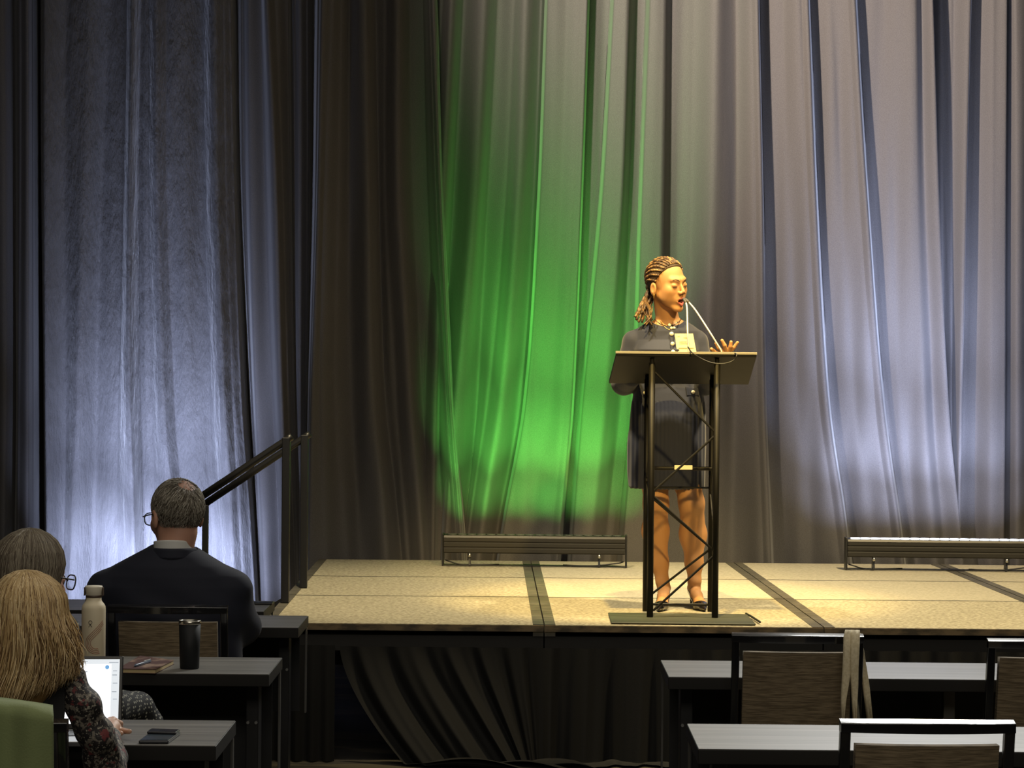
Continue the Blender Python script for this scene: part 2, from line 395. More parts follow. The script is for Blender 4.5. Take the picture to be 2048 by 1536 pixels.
for c in range(4):
    for r in range(3):
        d0, d1 = DS[r], DS[r+1]
        t = thing('stage_platform', f'{names_col[c]} tan carpeted stage platform in the {names_row[r]} row', 'stage platform', ((sx(c,d0)+sx(c+1,d0))/2, (d0+d1)/2, SZ-0.12), 0, 'portable stage platforms')
        g = 0.003
        a0, a1, b0, b1 = sx(c,d0)+g, sx(c+1,d0)-g, sx(c,d1)+g, sx(c+1,d1)-g
        rw = 0.046
        y0, y1 = d0+g+(0.004 if r == 0 else .002), d1-g-.006
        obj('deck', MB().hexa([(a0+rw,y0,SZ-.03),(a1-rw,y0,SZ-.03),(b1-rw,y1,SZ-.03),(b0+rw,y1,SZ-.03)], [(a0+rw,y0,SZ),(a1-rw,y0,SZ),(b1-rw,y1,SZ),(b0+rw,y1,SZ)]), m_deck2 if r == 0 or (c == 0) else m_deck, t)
        for s in (0, 1):
            e0 = (a0, a0+rw) if s == 0 else (a1-rw, a1); e1 = (b0, b0+rw) if s == 0 else (b1-rw, b1)
            obj('rim', MB().hexa([(e0[0],y0,SZ-.05),(e0[1],y0,SZ-.05),(e1[1],y1,SZ-.05),(e1[0],y1,SZ-.05)], [(e0[0],y0,SZ+.002),(e0[1],y0,SZ+.002),(e1[1],y1,SZ+.002),(e1[0],y1,SZ+.002)]), m_rim, t)
        obj('frame', MB().hexa([(a0,y0+.01,SZ-.12),(a1,y0+.01,SZ-.12),(b1,y1-.01,SZ-.12),(b0,y1-.01,SZ-.12)], [(a0,y0+.01,SZ-.051),(a1,y0+.01,SZ-.051),(b1,y1-.01,SZ-.051),(b0,y1-.01,SZ-.051)]), m_frame, t)
        if r < 2:
            obj('seam_shade_strip', MB().hexa([(b0+rw+.001,y1+.0005,SZ-.03),(b1-rw-.001,y1+.0005,SZ-.03),(b1-rw-.001,y1+.008,SZ-.03),(b0+rw+.001,y1+.008,SZ-.03)], [(b0+rw+.001,y1+.0005,SZ+.0015),(b1-rw-.001,y1+.0005,SZ+.0015),(b1-rw-.001,y1+.008,SZ+.0015),(b0+rw+.001,y1+.008,SZ+.0015)]), m_frame, t)  # dark strip added in the row gap, the seam's shade put into its colour
        if r == 0:
            obj('front_edge', MB().box((a0, d0-.012, SZ-.028), (a1, d0+.004, SZ-.001)), mat('edge_strip', (0.16, 0.115, 0.06), 0.6, noise=((0.05,0.038,0.022),(12,4,30),3,0.4,0.6)), t)
        lz = SZ-0.12
        for lx in (a0+.1, a1-.1):
            for ly in (y0+.12, y1-.12):
                obj('leg', MB().tube([(lx, ly, 0), (lx, ly, lz)], 0.024, 8), m_black, t)
# pleated black skirt hung under the front edge, its left end pulled aside into a heap
m_skirt = mat('black_skirt_cloth', (0.0045, 0.0042, 0.0033), 0.85, sheen=0.0, bump=(180, 0.15, 0.002))
def skirt():
    zt = 0.505; x0, x1 = -0.74, 3.4; n = 620; rows = 64; G = []
    sstep = lambda a, b, x: (lambda t: t*t*(3-2*t))(max(0, min(1, (x-a)/(b-a))))
    for i in range(rows+1):
        v = 1.35*i/rows; row = []; vv = min(1, v); ov = max(0, v-1)/.35
        for j in range(n+1):
            u = j/n; X = x0 + (x1-x0)*u
            s = 1 - sstep(-.40, .22, X)
            ph = X*2*math.pi/0.17 + 1.1*math.sin(X*2.7+.5) + .8*math.sin(X*7.1)
            pleat = math.sin(ph) + .35*math.sin(ph*2.3+1+v*1.3)
            amp = 0.010 + 0.015*vv*(1 + .8*s)
            y = 10.873 - amp*pleat - 0.02*vv - .10*s*vv**2
            z = zt*(1-vv)
            dx = s*(.30*vv**1.6 + .10*math.sin(vv*2.5)*(X+.74)) 
            if ov > 0:       # spare cloth lying on the floor
                heap = (.35+.65*s)*(.6+.4*math.sin(X*5.3)**2) if X < 1.1 else .25
                y -= .30*ov*heap; dx += .55*s*ov + .05*ov*math.sin(X*6)
                z = .012 + .055*heap*math.sin(math.pi*min(1, ov*1.02))*(.6+.4*math.sin(ph*.7+ov*4)) 
            elif vv > .9:
                z = max(z, .012*(vv-.9)/.1)
            row.append((X+dx, y, max(z, .006)))
        G.append(row)
    return MB().grid(G)
o = obj('stage_skirt', skirt(), m_skirt, smooth=True)
tag(o, 'black pleated cloth skirt under the stage front, left end pulled aside into a heap', 'stage skirt')
def flat_skirt():
    G = []
    for i in range(25):
        v = i/24; G.append([(-1.14 + 0.38*j/40, 10.87 - (0.004+0.008*v)*math.sin(j*0.9), 0.505*(1-v)+0.004) for j in range(41)])
    return MB().grid(G)
o = obj('stage_skirt', flat_skirt(), m_skirt, smooth=True)
tag(o, 'short flat black cloth covering the left corner under the stage', 'stage skirt')

# ================================================================ stair with two rails at the stage's left end
t = thing('stage_stair', 'black stage stair with two sloping handrails leading up to the left end', 'stairs', (-1.45, 12.2, 0))
m_tread = mat('stair_tread', (0.03, 0.03, 0.03), 0.8)
NR, FR = 11.85, 12.69
for k in range(3):
    xa = -1.17 - 0.27*(k+1); z = SZ - 0.15*(k+1)
    obj('tread', MB().box((xa, NR+.02, z-.03), (xa+.275, FR-.02, z)), m_tread, t, bevel=.003)
for yy in (NR+.015, FR-.015):
    obj('stringer', MB().prism([(-1.16, SZ-.05), (-1.16, SZ-.28), (-1.92, 0.0), (-1.99, 0.0), (-1.99, .06)], yy-.012, yy+.012), m_black, t)
for yy, top, low in ((NR, (584,869), (400,992)), (FR, (620,864), (411,1004))):
    a = at(top[0], top[1]+4, yy); b = at(low[0], low[1]+3, yy)
    e = b + (b-a)*(0.16 if yy == NR else 0.02)
    rl = obj('handrail', MB().tube([a, a+(e-a)*.03, a+(e-a)*.5, e], .0185, 12), m_black, t, smooth=True)
    obj('post', MB().box((a.x-.045, yy-.02, SZ+.004), (a.x-.008, yy+.02, a.z-.005)), m_black, t, bevel=.003)
    obj('post', MB().box((e.x-.004, yy-.018, 0.08), (e.x+.026, yy+.018, e.z)), m_black, t, bevel=.003)

# ================================================================ LED uplight bars
m_alu = mat('anodised_housing', (0.045, 0.042, 0.036), 0.45, metal=0.6)
m_silver = mat('silver_knob', (0.7, 0.7, 0.68), 0.3, metal=1.0)
m_cable = mat('black_cable', (0.01, 0.01, 0.01), 0.5)
def led_bar(label, p0, p1, zb, tilt, light, power, lens_mat, lean=0.0, n=6, beams=((22, 50, .13), (48, 56, .34), (70, 40, .75)), group='LED uplight bars'):
    """p0,p1: left and right end (x,y)"""
    a = Vector((p0[0], p0[1], 0)); b = Vector((p1[0], p1[1], 0)); L = (b-a).length; ux = (b-a).normalized(); uy = Vector((-ux.y, ux.x, 0))
    t = thing('light_bar', label, 'stage light', ((a+b)/2 + Vector((0, 0, zb))), 0, group)
    def W(x, y, z): return a + ux*x + uy*y + Vector((0, 0, zb+z))
    # ribbed housing profile (y,z), extruded along x
    prof = [(-.035,.072),(-.041,.078),(-.041,.098),(-.037,.102),(-.037,.106),(-.041,.110),(-.041,.128),(-.037,.132),(-.037,.136),(-.041,.140),(-.041,.160),(-.035,.172),(.035,.178),(.045,.165),(.045,.078),(.038,.070)]
    v = [W(.012, y, z) for y, z in prof] + [W(L-.012, y, z) for y, z in prof]; n_ = len(prof)
    f = [tuple(range(n_)), tuple(range(2*n_-1, n_-1, -1))] + [(i, n_+i, n_+(i+1) % n_, (i+1) % n_) for i in range(n_)]
    obj('housing', MB().add(v, f), m_alu, t)
    mb = MB()
    nl = 18
    for k in range(nl):
        x = .03 + (L-.06)*(k+.5)/nl
        c = W(x, 0.002, .1745)
        ring = [c + ux*(.0265*math.cos(q*math.pi/6)) + uy*(.024*math.sin(q*math.pi/6)) for q in range(12)]
        ring2 = [p + Vector((0, 0, .006)) for p in ring]
        mb.add(ring+ring2, [tuple(range(12, 24))] + [(i, (i+1) % 12, 12+(i+1) % 12, 12+i) for i in range(12)])
    obj('lens_row', mb, lens_mat, t)
    for x0 in (0, L-.010):
        e = [(-.045,0),(-.045,.182),(.05,.182),(.05,0)]
        v = [W(x0, y, z) for y, z in e] + [W(x0+.010, y, z) for y, z in e]
        obj('end_bracket', MB().add(v, [(0,1,2,3),(7,6,5,4),(0,4,5,1),(1,5,6,2),(2,6,7,3),(3,7,4,0)]), m_black, t, bevel=.002)
    for fx in (.15, .85):
        x = L*fx
        ft = obj('foot', MB().hexa([W(x-.006,-.035,0), W(x+.006,-.035,0), W(x+.006,.04,0), W(x-.006,.04,0)], [W(x-.005,-.02,.072), W(x+.005,-.02,.072), W(x+.005,.02,.072), W(x-.005,.02,.072)]), m_black, t)
        obj('knob', MB().tube([W(x, -.034, .050), W(x, -.034, .070)], .0085, 10), m_silver, ft, smooth=True)
    obj('floor_rail', MB().box((0,0,0),(0,0,0)) if False else MB().add([W(0.01,-.04,0),W(L-.01,-.04,0),W(L-.01,-.025,0),W(0.01,-.025,0),W(0.01,-.04,.006),W(L-.01,-.04,.006),W(L-.01,-.025,.006),W(0.01,-.025,.006)], [(0,3,2,1),(4,5,6,7),(0,1,5,4),(1,2,6,5),(2,3,7,6),(3,0,4,7)]), m_black, t)
    for xs_ in ((.02,.05,.12),(L-.02,L-.06,L-.2)):
        obj('cable', MB().tube(smooth_path([W(xs_[0], -.01, .03), W(xs_[1], -.03, .022), W(xs_[2], -.02, .006), W((xs_[2]+L/2)/2, .02, .006)], 6), .004, 6), m_cable, t, smooth=True)
    for k in range(n):
        x = L*(k+.5)/n; p = W(x, .01, .20)
        for el_, sz_, pw_ in beams:
            lamp('SPOT', 'bar_spot', p, p + Vector((lean, math.cos(R(el_)), math.sin(R(el_)))), power*pw_/n, light, spot_size=R(sz_), spot_blend=1.0, shadow_soft_size=0.02)
    return t
m_lens = mat('clear_lens', (0.10, 0.12, 0.10), 0.15)
m_lens_on = mat('glowing_lens', (0.8, 0.85, 1.0), 0.2, emit=(0.75, 0.82, 1.0), emit_s=4)
pl = atz(888, 1121, SZ); pr = atz(1248, 1126, SZ)
led_bar('ribbed black light bar on stage left of the lectern, shining green', (pl.x, 14.25), (pr.x, 14.22), SZ+.004, 0, GREEN, 880, m_lens, lean=.10, beams=((22, 44, .12), (48, 46, .34), (70, 34, .70)))
led_bar('ribbed black light bar on stage at right edge with white glowing lenses', (1.90, 14.20), (2.97, 14.17), SZ+.004, 0, BLUE, 760, m_lens_on, lean=-.08)
led_bar('light bar on the floor behind the man, lighting the left drapes', (-2.62, 14.2), (-1.56, 14.2), 0.0, 0, BLUE, 1000, m_lens_on, beams=((24, 60, .34), (50, 50, .34), (70, 36, .55)))
# ================================================================ lectern
LD = 11.21; LR = 11.48
lc = at(1364, 1240, 11.35)
t = thing('lectern', 'black steel truss lectern with sloping top at the stage front', 'lectern', (lc.x, 11.35, SZ))
m_lect = mat('lectern_black', (0.0055, 0.0052, 0.0046), 0.5, spec=0.25, bump=(120, 0.1, 0.001))
m_lect_top = mat('lectern_board', (0.0065, 0.0062, 0.0052), 0.6, spec=.25)
zf = at(1370, 706, LD-.03).z; 
xl = at(1232, 706, LD-.03).x; xr = at(1513, 711, LD-.03).x
yb = LD + .42; zb_ = at(1358, 768, yb).z; xl2 = at(1218, 767, yb).x; xr2 = at(1497, 770, yb).x
th = .016
obj('top_board', MB().hexa([(xl,LD-.03,zf-th),(xr,LD-.03,zf-th),(xr2,yb,zb_),(xl2,yb,zb_)], [(xl,LD-.03,zf),(xr,LD-.03,zf),(xr2,yb,zb_+th),(xl2,yb,zb_+th)]), m_lect_top, t, bevel=.002)
obj('top_lip', MB().hexa([(xl-.002,LD-.036,zf-.005),(xr+.002,LD-.036,zf-.005),(xr+.002,LD-.029,zf-.005),(xl-.002,LD-.029,zf-.005)], [(xl-.002,LD-.036,zf+.006),(xr+.002,LD-.036,zf+.006),(xr+.002,LD-.029,zf+.006),(xl-.002,LD-.029,zf+.006)]), mat('board_edge', (0.30, 0.28, 0.22), 0.35), t, bevel=.001)
def board_z(y): return zf - th + (zb_-zf+th)*(y-LD+.03)/(yb-LD+.03)
px_l = at(1300, 1200, LD).x; px_r = at(1430, 1200, LD).x; pr_l = at(1289, 1200, LR).x; pr_r = at(1419, 1200, LR).x
zb0 = SZ + .012
for x, y in ((px_l, LD), (px_r, LD), (pr_l+.004, LR), (pr_r+.004, LR)):
    p = obj('post', MB().tube([(x, y, zb0), (x, y, board_z(y)-.02)], .0145 if y == LD else .013, 16), m_lect, t, smooth=True)
    obj('collar', MB().tube([(x, y, board_z(y)-.09), (x, y, board_z(y)-.002)], .0105, 14), m_lect, p, smooth=True)
def zz(pts, y, x0, x1, r=.0055):
    return MB().tube([(x0 if s == 0 else x1, y, z) for s, z in pts], r, 8)
Zp = lambda py, y=LD: at(1364, py, y).z
obj('diagonal_brace', zz([(0, Zp(745)), (1, Zp(862)), (1, Zp(872)), (0, Zp(982)), (0, Zp(994)), (1, Zp(1100)), (1, Zp(1112)), (0, Zp(1222))], LD, px_l+.014, px_r-.010), m_lect, t)
obj('diagonal_brace', zz([(0, Zp(990, LR)), (1, Zp(1092, LR)), (1, Zp(1100, LR)), (0, Zp(1195, LR))], LR, pr_l+.014, pr_r-.006), m_lect, t)
obj('side_brace', MB().tube([(px_r, LD, Zp(1100)), (px_r-.004, LR, Zp(985, LR)), (px_r, LD, Zp(870)), (px_r-.004, LR, Zp(770, LR))], .005, 8), m_lect, t)
obj('side_brace', MB().tube([(px_l, LD, Zp(1060)), (pr_l+.004, LR, Zp(960, LR)), (px_l, LD, Zp(860)), (pr_l+.004, LR, Zp(770, LR))], .005, 8), m_lect, t)
cb = obj('crossbar', MB().tube([(px_l, LR-.05, Zp(936, LR)), (px_r, LR-.05, Zp(936, LR))], .009, 10), m_lect, t)
obj('paper_tag', MB().box((at(1347,933,LR).x, LR-.066, Zp(938.5, LR)), (at(1383,933,LR).x, LR-.056, Zp(929.5, LR))), mat('cream_paper', (0.75, 0.70, 0.52), 0.7), cb, bevel=.002)
obj('crossbar', MB().tube([(px_l, LR, Zp(975, LR)), (pr_r, LR, Zp(975, LR))], .005, 8), m_lect, t)
obj('crossbar', MB().tube([(px_l, LR, Zp(1209, LR)), (pr_r, LR, Zp(1209, LR))], .006, 8), m_lect, t)
bp = [atz(px, py, SZ+.004) for px, py in ((1222,1247),(1512,1250),(1494,1231),(1216,1228))]
b0 = [(p.x, p.y, SZ+.003) for p in bp]; b1 = [(p.x, p.y, SZ+.011) for p in bp]
obj('base_plate', MB().hexa(b0, b1), mat('base_plate', (0.05, 0.055, 0.04), 0.55), t, bevel=.006)

# two gooseneck microphones fixed to the lectern top, and the cable
m_mic = mat('microphone_metal', (0.62, 0.58, 0.50), 0.38, metal=0.35)
m_micd = mat('microphone_mesh', (0.05, 0.045, 0.04), 0.6)
def bz(y): return board_z(y) + th
mics = (('upright slim gooseneck microphone rising in front of the speaker', [(1377, 700, 11.30), (1375, 660, 11.33), (1374, 618, 11.42), (1372, 606, 11.44)], (1368, 599, 11.46)),
        ('slanting gooseneck microphone running from the hand up to the mouth', [(1443, 702, 11.30), (1418, 662, 11.33), (1392, 622, 11.42), (1378, 605, 11.46)], (1371, 599, 11.48)))
for lab, pts, head in mics:
    P = [at(*q) for q in pts]; base = Vector((P[0].x, P[0].y, bz(P[0].y)))
    mt = thing('gooseneck_microphone', lab, 'microphone', base, 0, 'microphones on the lectern')
    obj('base', MB().lathe([(.016, .0), (.016, .006), (.008, .012), (.007, .03)], base, 16), m_micd, mt, smooth=True)
    obj('stem', MB().tube([base + Vector((0, 0, .01))] + smooth_path(P, 6), .0042, 10), m_mic, mt, smooth=True)
    h = at(*head); obj('capsule', MB().tube([P[-1], P[-1]+(h-P[-1])*.4, h, h+(h-P[-1])*.35], [.005, .0068, .0068, .004], 14), m_micd, mt, smooth=True)
c = obj('microphone_cable', MB().tube(smooth_path([(x_, y_, z_) for x_, y_, z_ in [tuple(at(1376, 694, 11.22)), tuple(at(1384, 705, 11.15)), tuple(at(1402, 717, 11.15)), tuple(at(1425, 726, 11.15)), tuple(at(1450, 727, 11.15)), tuple(at(1468, 720, 11.15)), tuple(at(1473, 710, 11.15)), tuple(at(1466, 703, 11.2))]], 8), .0032, 8), m_cable, smooth=True)
tag(c, 'thin black cable looping over the lectern front edge', 'cable')
m_bcable = obj('base_cable', MB().tube(smooth_path([(lambda v: (v.x, v.y, SZ+.011))(atz(*q, SZ)) for q in ((1492,1232),(1503,1238),(1512,1244),(1520,1249))], 6), .005, 8), m_cable, smooth=True)
tag(m_bcable, 'short black cable end beside the lectern base plate', 'cable')

# ================================================================ tables
m_lam = mat('grey_wood_laminate', (0.17, 0.165, 0.155), 0.34, spec=0.5, noise=((0.27, 0.26, 0.24), (1.6, 60, 10), 5, 0.35, 0.68), bump=((3, 120, 10), 0.05, 0.001))
m_edge = mat('dark_table_edge', (0.010, 0.009, 0.008), 0.55, spec=0.3)
m_panel = mat('black_modesty_panel', (0.009, 0.009, 0.010), 0.5)
m_flange = mat('panel_flange', (0.13, 0.125, 0.115), 0.4, metal=0.5)
m_bolt = mat('bolt_steel', (0.6, 0.6, 0.58), 0.3, metal=1.0)
def make_table(W, label, group):
    t = thing('classroom_table', label, 'table', group=group); D = .46
    obj('tabletop', MB().box((-W/2, -D/2, .712), (W/2, D/2, .75)), m_edge, t, local=True, bevel=.002)
    obj('laminate', MB().box((-W/2+.002, -D/2+.002, .7495), (W/2-.002, D/2-.002, .7512)), m_lam, t, local=True)
    obj('modesty_panel', MB().box((-W/2+.03, D/2-.035, .385), (W/2-.03, D/2-.030, .712)), m_panel, t, local=True)
    for s in (-1, 1):
        obj('flange', MB().box((s*(W/2-.006)-.003, D/2-.045, .38), (s*(W/2-.006)+.003, D/2-.015, .700)).box((s*(W/2-.018)-.015, D/2-.045, .700), (s*(W/2-.018)+.015, D/2-.015, .712)), m_flange, t, local=True)
        x = s*(W/2-.07)
        lg = obj('leg', MB().box((x-.02, -.05, .03), (x+.02, .05, .712)).box((x-.022, -.20, 0), (x+.022, .20, .03)), m_black, t, local=True, bevel=.003)
        for dx in (-.013, .013):
            obj('bolt', MB().tube([(x+dx, -.05, .575), (x+dx, -.057, .575)], .005, 10), m_bolt, lg, local=True)
    return t
TW = 1.80
def place_table(px, py, side, d, label, group, rot=0.0, src=[None]):
    """px,py: the back corner of the inner end in the photograph"""
    p = atz(px, py, .75)
    x = p.x + side*TW/2*math.cos(rot); y = p.y - .23 + side*TW/2*math.sin(rot)
    if src[0] is None:
        t = src[0] = make_table(TW, label, group)
    else: t = copy_tree(src[0], label=label)
    t['group'] = group; t.location = (x, y, 0); t.rotation_euler = (0, 0, rot); return t
G1 = 'narrow classroom tables'
tA = place_table(472, 1442, -1, 0, 'grey-topped narrow table in front with a folded phone on it', G1)
tB = place_table(565, 1316, -1, 0, 'grey-topped narrow table holding the bottle, notebook and black tumbler', G1)
tC = place_table(617, 1232, -1, 0, 'grey-topped narrow table just beyond the man in the dark suit', G1)
tD = place_table(549, 1203, -1, 0, 'farthest left table, its corner showing beside the stage corner', G1)
tD.location.y += .012
tE = place_table(1320, 1321, 1, 0, 'right-hand grey table nearer the stage, behind the chair with the bag straps', G1, rot=-0.004)
tF = place_table(1372, 1448, 1, 0, 'right-hand grey table closest to the camera', G1, rot=-0.006)
# grey centre support below the table nearer the stage
q = at(1896, 1400, 8.05)
lx = q.x - tE.location.x
obj('support_leg', MB().box((lx-.019, -.03, .03), (lx+.019, .02, .712)).box((lx-.025, -.2, 0), (lx+.025, .2, .03)), mat('grey_leg', (0.09, 0.085, 0.075), 0.45, metal=.4), tE, local=True, bevel=.003)

# ================================================================ chairs
m_fab = mat('brown_woven_fabric', (0.11, 0.08, 0.045), 0.9, noise=((0.25, 0.19, 0.115), (18, 18, 260), 4, 0.35, 0.65), bump=((60, 60, 500), 0.5, 0.002))
m_cf = mat('black_chair_frame', (0.008, 0.008, 0.009), 0.14, spec=0.6, coat=0.5)
def make_chair(label, group):
    """faces +Y; back toward -Y"""
    t = thing('conference_chair', label, 'chair', group=group); w = .19
    def yb(z): return -.215 - .10*max(0, z-.45)/.46 
    def bow(x): return -.022*(1-(x/w)**2)
    G = []
    n = 14
    # upholstered back panel
    prof = []
    fr = []; bk = []
    for i in range(13):
        z = .50 + (.848-.50)*i/12; a = []; b = []
        e = .010*math.sin(math.pi*min(1, max(0, i/12)))
        for j in range(n+1):
            x = (-w+.024) + 2*(w-.024)*j/n; f = math.sin(math.pi*j/n)**.5
            a.append((x, yb(z)+bow(x)-.010-e*f*.8, z)); b.append((x, yb(z)+bow(x)+.022+e*f, z))
        fr.append(a); bk.append(b)
    mb = MB().grid(fr).grid([r[::-1] for r in bk])
    rim = [p for p in fr[0]] + [r[-1] for r in fr[1:]] + fr[-1][::-1][1:] + [r[0] for r in fr[::-1][1:-1]]
    rim2 = [p for p in bk[0]] + [r[-1] for r in bk[1:]] + bk[-1][::-1][1:] + [r[0] for r in bk[::-1][1:-1]]
    m_ = len(rim); mb.add(rim+rim2, [(i, m_+i, m_+(i+1) % m_, (i+1) % m_) for i in range(m_)])
    obj('backrest', mb, m_fab, t, local=True, smooth=True)
    for s in (-1, 1):
        x0, x1 = (s*w-.012, s*w+.012)
        obj('back_post', MB().hexa([(x0, yb(.42)-.016, .42), (x1, yb(.42)-.016, .42), (x1, yb(.42)+.018, .42), (x0, yb(.42)+.018, .42)], [(x0, yb(.90)-.014, .90), (x1, yb(.90)-.014, .90), (x1, yb(.90)+.014, .90), (x0, yb(.90)+.014, .90)]), m_cf, t, local=True, bevel=.004)
        for yy, zt in ((-.22, .43), (.20, .43)):
            obj('leg', MB().hexa([(s*w-.012, yy-.014-(.06 if yy < 0 else 0), 0), (s*w+.012, yy-.014-(.06 if yy < 0 else 0), 0), (s*w+.012, yy+.014-(.06 if yy < 0 else 0), 0), (s*w-.012, yy+.014-(.06 if yy < 0 else 0), 0)], [(s*w-.014, yy-.016, zt), (s*w+.014, yy-.016, zt), (s*w+.014, yy+.016, zt), (s*w-.014, yy+.016, zt)]), m_cf, t, local=True, bevel=.003)
    mb = MB()     # curved top rail
    rows = []
    for j in range(17):
        x = -w-.012 + (2*w+.024)*j/16; y = yb(.9)+bow(x)+.022*0; z0 = .878; z1 = .905 + .003*math.cos(x/w*1.5)
        rows.append([(x, y-.016, z0), (x, y+.015, z0), (x, y+.015, z1+.001), (x, y-.016, z1-.006), (x, y-.016, z0)])
    mb.grid(rows); mb.add(rows[0][:4], [(0,1,2,3)]); mb.add(rows[-1][:4], [(3,2,1,0)])
    obj('top_rail', mb, m_cf, t, local=True, bevel=.002)
    obj('seat', MB().box((-w-.015, -.215, .43), (w+.015, .235, .485)), m_fab, t, local=True, bevel=.02, seg=4)
    obj('seat_frame', MB().box((-w-.005, -.21, .40), (w+.005, .225, .43)), m_cf, t, local=True, bevel=.003)
    return t
G2 = 'black-framed conference chairs with brown woven backs'
ch0 = make_chair('chair with beige bag straps hanging over its back', G2)
def place_chair(px, py, d, label, rot=0, first=False):
    """px,py: middle of the top rail; d: depth of the rail"""
    p = at(px, py, d)
    c = ch0 if first else copy_tree(ch0, label=label)
    off = Vector((0, -.335, 0)); off.rotate(Matrix.Rotation(rot, 3, 'Z'))
    c.location = (p.x-off.x, p.y-off.y, 0); c.rotation_euler = (0, 0, rot); return c
c_bag = place_chair(1597, 1264, 7.66, None, R(-1.0), True)
c_near = place_chair(1859, 1441, 5.74, 'empty chair nearest the camera with bright glossy top rail', R(1.0))
c_edge = place_chair(2112, 1277, 7.56, 'chair cut off by the right edge of the photo', 0)
c_man = place_chair(334, 1203, 8.42, 'chair the man in the dark suit sits on', R(0.5))
c_w1 = place_chair(-48, 1428, 5.62, 'chair of the blond woman, olive cloth over its back', R(2))
c_w2 = place_chair(8, 1310, 7.05, 'chair of the grey-haired woman, hidden behind the blond woman', R(-4))

# ---- tote bag hung by its straps on the chair back
m_canvas = mat('beige_canvas', (0.60, 0.51, 0.33), 0.85, noise=((0.70, 0.61, 0.42), (120, 120, 120), 3, 0.4, 0.6), bump=(400, 0.4, 0.001))
t = thing('tote_bag', 'beige cloth tote bag hanging by its long straps from the chair back', 'bag', (at(1706, 1262, 7.66)), 0)
dF = 7.62; 
def ribbon(cen, wid, thick=.004):
    """cen: points (px,py,d); wid px"""
    A = []; Bm = []
    m = len(cen); P = [at(*q) for q in cen]
    for i, p in enumerate(P):
        w_ = wid[i]*p.y/F_PX/2
        fold = .012*math.sin(i*1.1)
        A.append([p+Vector((-w_, 0, 0)), p+Vector((-w_*.4, -.006, 0)), p+Vector((w_*.3, -.001, 0)), p+Vector((w_, -.005, 0))])
    return MB().grid(A)
def strap(name, cen, wid):
    o = obj(name, ribbon(cen, wid), m_canvas, t, smooth=True); s = o.modifiers.new('th', 'SOLIDIFY'); s.thickness = .004; return o
strap('strap', [(1701,1262,7.70),(1700,1262,7.62),(1698,1275,7.605),(1697,1300,7.60),(1695,1330,7.60),(1691,1370,7.60),(1688,1400,7.60),(1686,1452,7.60)], [16,19,20,19,17,13,9,4])
strap('strap', [(1711,1263,7.70),(1711,1262,7.62),(1711,1276,7.600),(1710,1300,7.595),(1709,1335,7.595),(1710,1370,7.60),(1710,1400,7.60),(1711,1452,7.60)], [16,17,17,17,16,13,10,6])
strap('strap', [(1719,1266,7.70),(1722,1290,7.79),(1726,1320,7.80),(1730,1350,7.80),(1735,1390,7.79),(1741,1445,7.79)], [8,8,9,11,12,11])
G = []
for i in range(14):
    v = i/13; z = .62 - .34*v; a = at(1700, 1450, 7.60)
    row = []
    for j in range(25):
        th_ = 2*math.pi*j/24; rr = .02+.035*math.sin(math.pi*min(1, v*1.1+.05))
        row.append((a.x + math.cos(th_)*(.10+.02*v)*(.55+.45*min(1, v*3)), a.y-.02 + math.sin(th_)*rr + .004*math.sin(j*2+v*8), z))
    G.append(row)
mb = MB().grid(G); mb.add(G[-1][:-1], [tuple(range(24))]); 
obj('bag_body', mb, m_canvas, t, smooth=True)
obj('leather_tab', MB().box((a.x-.012, a.y-.065, .60), (a.x+.018, a.y-.055, .635)), mat('tan_leather', (0.30, 0.12, 0.05), 0.6), t, bevel=.003)

# ---- olive cloth over the blond woman's chair
m_olive = mat('olive_cloth', (0.16, 0.20, 0.08), 0.85, noise=((0.20, 0.24, 0.10), (6, 6, 4), 3, 0.4, 0.6), bump=(220, 0.35, 0.002), sheen=.1)
G = []
dC = 5.50
for i in range(26):
    v = i/25; row = []
    for j in range(29):
        u = j/28; px = -110 + 213*u + (2.5*v); py = 1396 + 24*u*u**.5 + 210*v
        d = dC + (.06*max(0, .06-v)/.06) - .008*math.sin(u*9+v*2) - .006*math.sin(u*17) - .01*v
        row.append(at(px, py, d))
    G.append(row)
o = obj('jacket', MB().grid(G), m_olive, smooth=True); s = o.modifiers.new('th', 'SOLIDIFY'); s.thickness = .012
tag(o, 'olive green cloth jacket hung over the chair back at the lower left corner', 'jacket')

# ================================================================ things on the tables
# water bottle
m_cream = mat('cream_powder_coat', (0.80, 0.70, 0.50), 0.55, bump=(500, 0.1, 0.0005))
m_cream2 = mat('cream_lid', (0.80, 0.74, 0.60), 0.45)
m_brownink = mat('brown_print', (0.28, 0.07, 0.035), 0.6)
m_darkink = mat('dark_print', (0.03, 0.025, 0.03), 0.6)
bb = atz(186.5, 1341, .7515)
t = thing('water_bottle', 'cream insulated water bottle with brown curved stripes', 'bottle', bb, 0)
br = .0375
obj('bottle_body', MB().lathe([(br-.003, 0), (br, .004), (br, .194), (br-.0012, .203), (br-.005, .210), (.0265, .217), (.0240, .223), (.0235, .232)], bb, 48), m_cream, t, smooth=True)
obj('cap', MB().lathe([(.0225, .236), (.0245, .238), (.0275, .262), (.0275, .264), (.026, .2665), (.0, .2665)], bb, 40), m_cream2, t, smooth=True)
obj('cap_band', MB().lathe([(.0215, .228), (.0250, .231), (.0252, .2375), (.0215, .238)], bb, 40), mat('brown_strap', (0.06, 0.035, 0.02), 0.5), t, smooth=True)
mb = MB()
for s in (-1, 1): mb.box((bb.x+s*.0285-.0022, bb.y-.006, bb.z+.236), (bb.x+s*.0285+.0022, bb.y+.006, bb.z+.262))
obj('cap_strap', mb, MATS['brown_strap'], t, bevel=.001)
def on_cyl(u, z, r=br+.0006):     # u: metres to the right of the middle as seen from the front
    a = u/r; return (bb.x + r*math.sin(a), bb.y - r*math.cos(a), bb.z+z)
